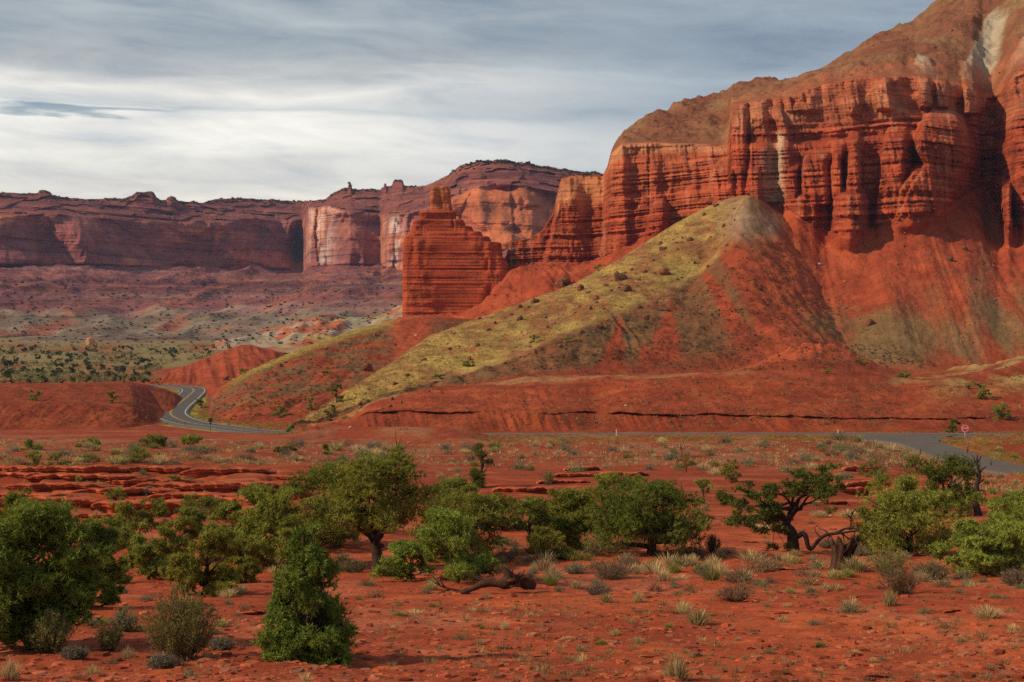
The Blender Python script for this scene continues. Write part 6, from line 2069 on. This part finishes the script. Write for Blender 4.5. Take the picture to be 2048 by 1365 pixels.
def ledge_mesh(name, Wd, D, T, seed):
    """outcrop of a hard bed: ragged overhanging lip, undercut below, top running back into the soil"""
    n = int(np.clip(Wd / .16, 40, 160))
    t = np.linspace(-1, 1, n)
    x = t * Wd / 2
    k = seed * 3.7
    tap = np.clip(1 - np.abs(t) ** 5, 0, 1) ** .5
    h = T * tap * (.9 + .16 * fbm(x / 7 + k, x * 0 + .3, o=2) + .05 * np.sign(perlin(x / 1.3 + k, x * 0 + 4)))
    lip = 1.1 * fbm(x / 3.2 + k, x * 0 + 5.1, o=4) * min(1, D / 3) + .25 * np.sign(perlin(x / .9 + k, x * 0 + 8)) * .25 + (1 - tap) * D * .3
    crack = np.clip(perlin(x / .7 + k, x * 0 + 3.3) - .42, 0, 1)
    sec = [(D * 1.0, -.35), (D * .75, .35), (D * .45, .85), (.35, .97), (.10, 1.0), (.0, .93), (-.02, .80), (.05, .72), (.16, .66), (.10, .58), (.14, .50), (.42, .40), (.62, .22), (.70, .0), (.60, -.5), (.55, -1.2)]
    rows = []
    for y, zz in sec:
        front = y < .9
        yy = lip + y * (1 if not front else min(1.0, max(.35, T / .8))) + (crack * .5 if front and zz > -.1 else 0)
        w = .05 * fbm(x / .5 + k, x * 0 + zz * 3 + y, o=2)
        rows.append(np.stack([x + w, yy + w, h * zz + (w * .6 if zz > .3 else 0) - (.0 if zz > 0 else .25)], -1))
    V = np.array(rows)
    nv = len(rows)
    i = np.arange(nv - 1)[:, None] * n
    j = np.arange(n - 1)[None]
    q = np.stack([i + j, i + n + j, i + n + j + 1, i + j + 1], -1).reshape(-1, 4)
    VV = V.reshape(-1, 3)
    c = np.array((.40, .095, .040)) * (1 + .45 * fbm(VV[:, 0] / 1.5, VV[:, 1] / 1.5, VV[:, 2] * 2, o=3))[:, None]
    return raw_mesh(name, VV, None, q, c, True)


LEDGES = [
    (60, 948, 210, 16, "long"), (20, 962, 160, 18, "thick"), (165, 963, 250, 15, "long"), (330, 948, 190, 15, "broken"), (455, 950, 200, 13, "thin"), (110, 980, 220, 15, "long"), (300, 972, 200, 14, "low"), (470, 978, 190, 14, "flat"), (560, 962, 150, 10, "thin"),
    (245, 992, 230, 16, "bulging"), (400, 1003, 240, 17, "broad"), (520, 1010, 90, 16, "short"), (200, 1037, 110, 14, "isolated pale"), (60, 1000, 180, 14, "shaded"), (460, 1040, 120, 8, "low"),
    (450, 1018, 280, 24, "dark undercut"), (275, 1022, 210, 20, "crumbling"), (85, 1016, 240, 22, "deeply shadowed"), (570, 1000, 170, 20, "bush-topped"), (370, 985, 240, 20, "wavy"), (150, 948, 220, 18, "uppermost left"), (640, 985, 150, 14, "half hidden"),
    (1050, 985, 130, 11, "thin overhanging"), (1165, 942, 74, 10, "stepped"), (1150, 955, 90, 9, "stepped"), (1130, 968, 110, 9, "stepped"), (1250, 952, 100, 8, "low"), (1320, 985, 90, 9, "low"), (1550, 990, 110, 8, "flat"), (1690, 985, 110, 12, "dark-edged"), (1725, 945, 90, 13, "overhanging"), (1655, 1008, 90, 8, "flat"), (1740, 975, 100, 14, "overhanging"), (1880, 1000, 80, 12, "blocky"), (1920, 1012, 80, 11, "blocky"),
    (1570, 1140, 76, 8, "flat pale"), (1495, 1085, 40, 6, "flat"), (1500, 1203, 30, 6, "little"), (1755, 1356, 56, 11, "low"), (1560, 1227, 34, 5, "little flat"), (1900, 1222, 34, 6, "little"), (560, 1215, 60, 7, "cracked flat"), (500, 1228, 70, 10, "tilted"), (1075, 1312, 40, 6, "low"), (1410, 1298, 30, 5, "little"), (1290, 1310, 26, 5, "little"),
]


def ledges():
    for k, (px, py, w, h, word) in enumerate(LEDGES):
        p = hit(px, py)
        if p is None:
            continue
        s = p[1] / F
        T = h * s * (1.15 if p[1] > 90 else 1.0)
        D = max(1.0, min(w * s * .6, 5.0)) if p[1] > 90 else w * s * .5
        o = link("sandstone_ledge", ledge_mesh("sandstone_ledge", w * s, D, T, 50 + k), MAT["rock"], loc=p + np.array([0, -.2, -.12 * T]), rot=(0, 0, .06 * math.sin(k * 2.3)))
        lm = min(LM, key=lambda l: (l[1] - px) ** 2 + 2.2 * (l[2] - py) ** 2)
        dx, dy = px - lm[1], py - lm[2]
        rel = ("left of" if dx < 0 else "right of") if abs(dx) > abs(dy) * 1.5 else ("in front of" if dy > 0 else "behind")
        d = math.hypot(dx, dy)
        q = "just" if d < 45 else "a little" if d < 95 else "some way" if d < 170 else "far"
        tag(o, f"{word} red sandstone ledge {q} {rel} the {lm[0]}", "rock ledge", "red sandstone ledges and slabs")


ledges()


def gravel():
    rng = np.random.RandomState(31)
    n = 46000
    y = 1.0 / rng.uniform(1 / 95.0, 1 / 22.0, n)
    px = rng.uniform(-120, 2170, n)
    x = (px - 1024) / F * y
    m = fbm(x / 2.4, y / 2.4, o=3) > rng.uniform(-.7, .45, n)
    x, y, px = x[m], y[m], px[m]
    g = [q for q in GRIDS if q[3] == "ground"][0]
    pxs, P, qy, _ = g
    Yr = P[:, 0, 1]
    j = np.clip(np.searchsorted(pxs, px), 0, len(pxs) - 1)
    i = np.clip(np.searchsorted(Yr, y), 0, len(Yr) - 1)
    z = P[i, j, 2]
    tv = np.array([(-.5, -.32, 0), (.1, -.5, 0), (.52, -.1, 0), (.3, .42, 0), (-.34, .4, 0), (-.4, -.2, .3), (.1, -.36, .34), (.4, -.05, .27), (.2, .3, .32), (-.25, .28, .36)])
    tt = np.array([(0, 1, 6), (0, 6, 5), (1, 2, 7), (1, 7, 6), (2, 3, 8), (2, 8, 7), (3, 4, 9), (3, 9, 8), (4, 0, 5), (4, 5, 9), (5, 6, 7), (5, 7, 8), (5, 8, 9)])
    s = rng.lognormal(-2.62, .58, len(x)).clip(.025, .27)
    scl = np.stack([s * rng.uniform(.8, 1.7, len(x)), s, s * rng.uniform(.35, 1.0, len(x))], -1)
    col = np.array((.36, .080, .035)) * rng.uniform(.5, 1.3, len(x))[:, None] + np.array((.0, .05, .035)) * (rng.rand(len(x)) ** 4)[:, None]
    replicate("gravel", tv, tt, np.stack([x, y, z - .015], -1), scl, rng.rand(len(x)) * 6.28, col, MAT["rock"])


gravel()


def rubble():
    """loose stones lying on the ridge and talus slopes"""
    rng = np.random.RandomState(55)
    tv = np.array([(-.5, -.32, -.2), (.1, -.5, -.2), (.52, -.1, -.2), (.3, .42, -.2), (-.34, .4, -.2), (-.4, -.2, .35), (.1, -.36, .5), (.4, -.05, .4), (.2, .3, .55), (-.25, .28, .45)])
    tt = np.array([(0, 1, 6), (0, 6, 5), (1, 2, 7), (1, 7, 6), (2, 3, 8), (2, 8, 7), (3, 4, 9), (3, 9, 8), (4, 0, 5), (4, 5, 9), (5, 6, 7), (5, 7, 8), (5, 8, 9)])
    pos, scl, col = [], [], []
    for n, x0, x1, y0, y1, sz, c0 in ((1500, 640, 1500, 395, 840, 2.2, (.23, .115, .06)), (700, 1100, 1650, 480, 745, 2.2, (.24, .09, .045)), (1000, 1480, 2048, 430, 745, 2.4, (.33, .085, .04)), (420, 1000, 1220, 500, 640, 2.2, (.36, .08, .035)), (500, 700, 2048, 750, 866, 1.8, (.30, .085, .045)), (260, 430, 840, 640, 850, 1.8, (.22, .10, .05)), (500, 1240, 2048, 0, 300, 2.6, (.20, .085, .05))):
        for k in range(n):
            px, py = rng.uniform(x0, x1), rng.uniform(y0, y1)
            p = hit(px, py)
            if p is None or p[1] < 310 or p[1] > 900:
                continue
            if fbm(np.array([p[0] / 22]), np.array([p[2] / 12]), o=2)[0] < rng.uniform(-.5, .3):
                continue
            w = sz * rng.lognormal(0, .45) * p[1] / F
            pos.append(p)
            scl.append((w * rng.uniform(.8, 1.5), w, w * rng.uniform(.5, .9)))
            col.append(np.array(c0) * rng.uniform(.55, 1.5))
    replicate("rubble", tv, tt, np.array(pos), np.array(scl), rng.rand(len(pos)) * 6.28, np.array(col), MAT["rock"])


rubble()

# ------------------------------------------------------------------ trees dotted over the valley, and scrub too far to count
def valley():
    rng = np.random.RandomState(41)
    kinds = []
    for k in range(5):
        g = Geo()
        cen = crown_points(3.0, 3.6, .3, "round", 11, rng, .9)
        leaf_clumps(g, cen, .75, rng, 22, 4, .5, .22, ((.095, .115, .045), (.13, .15, .055), (.060, .080, .034)), flat=.8)
        kinds.append(g.mesh("valley_juniper", False))
    items = []
    while len(items) < 190:
        px = rng.uniform(0, 640) ** 1.0
        py = 692 + 76 * rng.rand() ** .8
        if px > 300 and py > 735 - (px - 300) * .19:
            continue
        if fbm(np.array([px / 55.]), np.array([py / 9.]), o=2)[0] < rng.uniform(-.5, .2):
            continue
        items.append((px, py, rng.uniform(6, 16) * (.6 + .6 * (py - 690) / 75)))
    items += [(x, 705 + 4 * math.sin(x), 11) for x in (20, 50, 62, 84, 96, 150, 175, 230, 262, 300, 340, 345, 352)]
    bins = {}
    for px, py, w in items:
        p = hit(px, py, ("ground", "far_mesa", "foothill"))
        q = hit(px, py)
        if p is None or q is None or abs(p[1] - q[1]) > 2:
            continue
        s = .82 * w * p[1] / F / 3.6
        o = bpy.data.objects.new("valley_juniper", kinds[rng.randint(5)])
        C.objects.link(o)
        me = o.data
        if not me.materials:
            me.materials.append(MAT["leaf"])
        o.location = p - np.array([0, 0, .1 * s])
        o.scale = (s * rng.uniform(.9, 1.4), s, s * rng.uniform(.75, 1.1))
        o.rotation_euler = (0, 0, rng.rand() * 6.28)
        size = "tiny" if w < 8 else "small" if w < 12 else "larger"
        row = "valley floor's far rim" if py < 712 else "middle valley floor" if py < 740 else "valley floor's near edge"
        where = "at its outermost end" if px < 110 else "left of the sandstone pinnacle" if px < 180 else "right of the sandstone pinnacle" if px < 300 else "behind the red mound" if px < 560 else "under the foothill"
        tag(o, f"{size} green juniper on the {row}, {where}", "juniper", "junipers dotted over the valley floor")
    # little pale knob of rock in the valley
    p = hit(182, 692)
    s = p[1] / F
    o = link("sandstone_pinnacle", boulder_mesh("sandstone_pinnacle", 12, 1.0, (.55, .27, .13), .6), MAT["rock"], loc=p - np.array([0, 0, 1]), scale=(24 * s, 20 * s, 28 * s))
    tag(o, "pale orange sandstone pinnacle standing among the valley junipers", "rock")
    # scrub on talus and rim
    pos, scl, col = [], [], []
    for n, x0, x1, y0, y1 in ((620, 0, 820, 560, 690), (260, 0, 860, 372, 412), (240, 900, 1215, 318, 352)):
        k = tries = 0
        while k < n and tries < 8 * n:
            tries += 1
            px, py = rng.uniform(x0, x1), rng.uniform(y0, y1)
            if y0 > 500:
                py = y0 + (y1 - y0) * rng.rand() ** .7
            else:
                # on the rim: the topmost hit row
                g = [q for q in GRIDS if q[3] == "far_mesa"][0]
                j = int(np.clip(np.searchsorted(g[0], px), 0, len(g[0]) - 1))
                py = g[2][:, j].min() + abs(rng.normal()) * 4 + .5
            p = hit(px, py)
            if p is None or p[1] < 700:
                continue
            s = p[1] / F
            w = rng.uniform(2.5, 7.0)
            pos.append(p)
            scl.append((w * s, w * s, w * s * rng.uniform(.5, .8)))
            col.append(np.array((.060, .062, .034)) * rng.uniform(.7, 1.4))
            k += 1
    tv, tt = tuft_template(16, 3, .5)
    replicate("distant_scrub", tv, tt, np.array(pos), np.array(scl), rng.rand(len(pos)) * 6.28, np.array(col), MAT["leaf"])


valley()

# ------------------------------------------------------------------ road signs and marker posts
def signs():
    def empty(name, loc, label, cat, rz=0, group=None):
        e = bpy.data.objects.new(name, None)
        C.objects.link(e)
        e.location, e.rotation_euler = loc, (0, 0, rz)
        return tag(e, label, cat, group)

    def octo(r, y0, y1, c):
        g = Geo()
        a = (np.arange(8) + .5) * math.pi / 4
        f = np.stack([r * np.cos(a), a * 0 + y0, r * np.sin(a)], -1)
        b = f + [0, y1 - y0, 0]
        g.add(np.concatenate([f, b]), [(0, k, k + 1) for k in range(1, 7)] + [(8, 8 + k + 1, 8 + k) for k in range(1, 7)], [(k, k + 8, (k + 1) % 8 + 8, (k + 1) % 8) for k in range(8)], c)
        return g
    p = hit(1930, 892)
    s = p[1] / F
    e = empty("stop_sign", p, "red octagonal STOP sign on a thin pale post beside the road junction", "road sign", R(-8))
    top = (892 - 857) * s
    g = Geo()
    g.tube([(0, 0, -.4), (0, 0, top + .3)], .045, 8, (1, 1, 1))
    link("post", g.mesh("post"), MAT["steel"], e)
    bd = link("sign_plate", octo(.60, -.10, -.06, (1, 1, 1)).mesh("sign_border", False), MAT["white"], e, loc=(0, 0, top))
    link("red_field", octo(.545, -.112, -.101, (1, 1, 1)).mesh("red_field", False), MAT["red"], bd)
    cu = bpy.data.curves.new("lettering", "FONT")
    cu.body, cu.size, cu.align_x, cu.align_y, cu.extrude = "STOP", .40, "CENTER", "CENTER", .004
    t = link("lettering", cu, None, bd, loc=(0, -.122, 0), rot=(R(90), 0, 0))
    dg = bpy.context.evaluated_depsgraph_get()
    tm = bpy.data.meshes.new_from_object(t.evaluated_get(dg))
    t2 = link("lettering", tm, None, bd, loc=t.location, rot=t.rotation_euler)
    bpy.data.objects.remove(t)
    t2.name = "lettering"
    tm.materials.clear()
    tm.materials.append(MAT["white"])
    # sign seen from behind at the bend
    p = hit(421, 863)
    s = p[1] / F
    e = empty("road_sign", p, "dark sign on a post seen from behind, at the near side of the road bend", "road sign", R(15))
    g = Geo()
    g.tube([(0, 0, -.4), (0, 0, 25 * s)], .055, 8, (1, 1, 1))
    link("post", g.mesh("post"), MAT["brown"], e)
    link("sign_plate", octo(.50, -.09, -.05, (1, 1, 1)).mesh("sign_plate", False), MAT["back"], e, loc=(0, 0, 22.5 * s))
    g = Geo()
    box_geo(g, -.30, .30, -.09, -.05, 15 * s, 17.2 * s, (1, 1, 1))
    link("lower_plate", g.mesh("lower_plate", False), MAT["back"], e)
    # marker posts
    for px, by, h, m, lab in ((1233, 872, 12, "white", "slim white marker post on the far verge, over the middle of the main road"), (1676, 870, 11, "white", "slim white marker post on the far verge nearest the junction"), (370, 853, 9, "brown", "small dark marker post at the outer curve of the road bend"), (517, 862, 8, "brown", "small dark marker post where the road leaves the bend"),
                             (1841, 910, 11, "brown", "short brown wooden post on the weedy near edge of the side road's mouth"), (1935, 910, 15, "brown", "short brown wooden post under the red bank, below the stop sign"), (1982, 936, 13, "brown", "short brown wooden post on the near edge of the side road, right of the snag")):
        p = hit(px, by)
        if p is None:
            continue
        s = p[1] / F
        g = Geo()
        w = .07 if m == "white" else .09
        box_geo(g, -w, w, -w * .7, w * .7, -.3, h * s, (1, 1, 1))
        box_geo(g, -w * .8, w * .8, -w * .55, w * .55, h * s, h * s + .06, (1, 1, 1))
        o = empty("marker_post", p, lab, "marker post", .2, "marker posts along the roads")
        link("post", g.mesh("marker_post", False), MAT[m], o)
        g = Geo()
        box_geo(g, -w * .6, w * .6, -w * .7 - .012, -w * .7 - .002, h * s - .22, h * s - .08, (1, 1, 1))
        link("reflector", g.mesh("reflector", False), MAT["white" if m == "white" else "yellow"], o)


signs()


# ------------------------------------------------------------------ thin blue air over the valley
def haze():
    g = Geo()
    box_geo(g, -6000, 6000, -1500, 9000, -40, 420, (1, 1, 1))
    o = link("haze", g.mesh("haze", False))
    m = bpy.data.materials.new("haze")
    m.use_nodes = True
    t = m.node_tree
    t.nodes.clear()
    pv = N(t, "ShaderNodeVolumePrincipled")
    pv.inputs["Color"].default_value = (.52, .62, 1.0, 1)
    pv.inputs["Density"].default_value = 0.00004
    pv.inputs["Anisotropy"].default_value = 0.0
    out = N(t, "ShaderNodeOutputMaterial")
    L(t, pv.outputs[0], out.inputs["Volume"])
    o.data.materials.append(m)
    tag(o, kind="stuff")


haze()
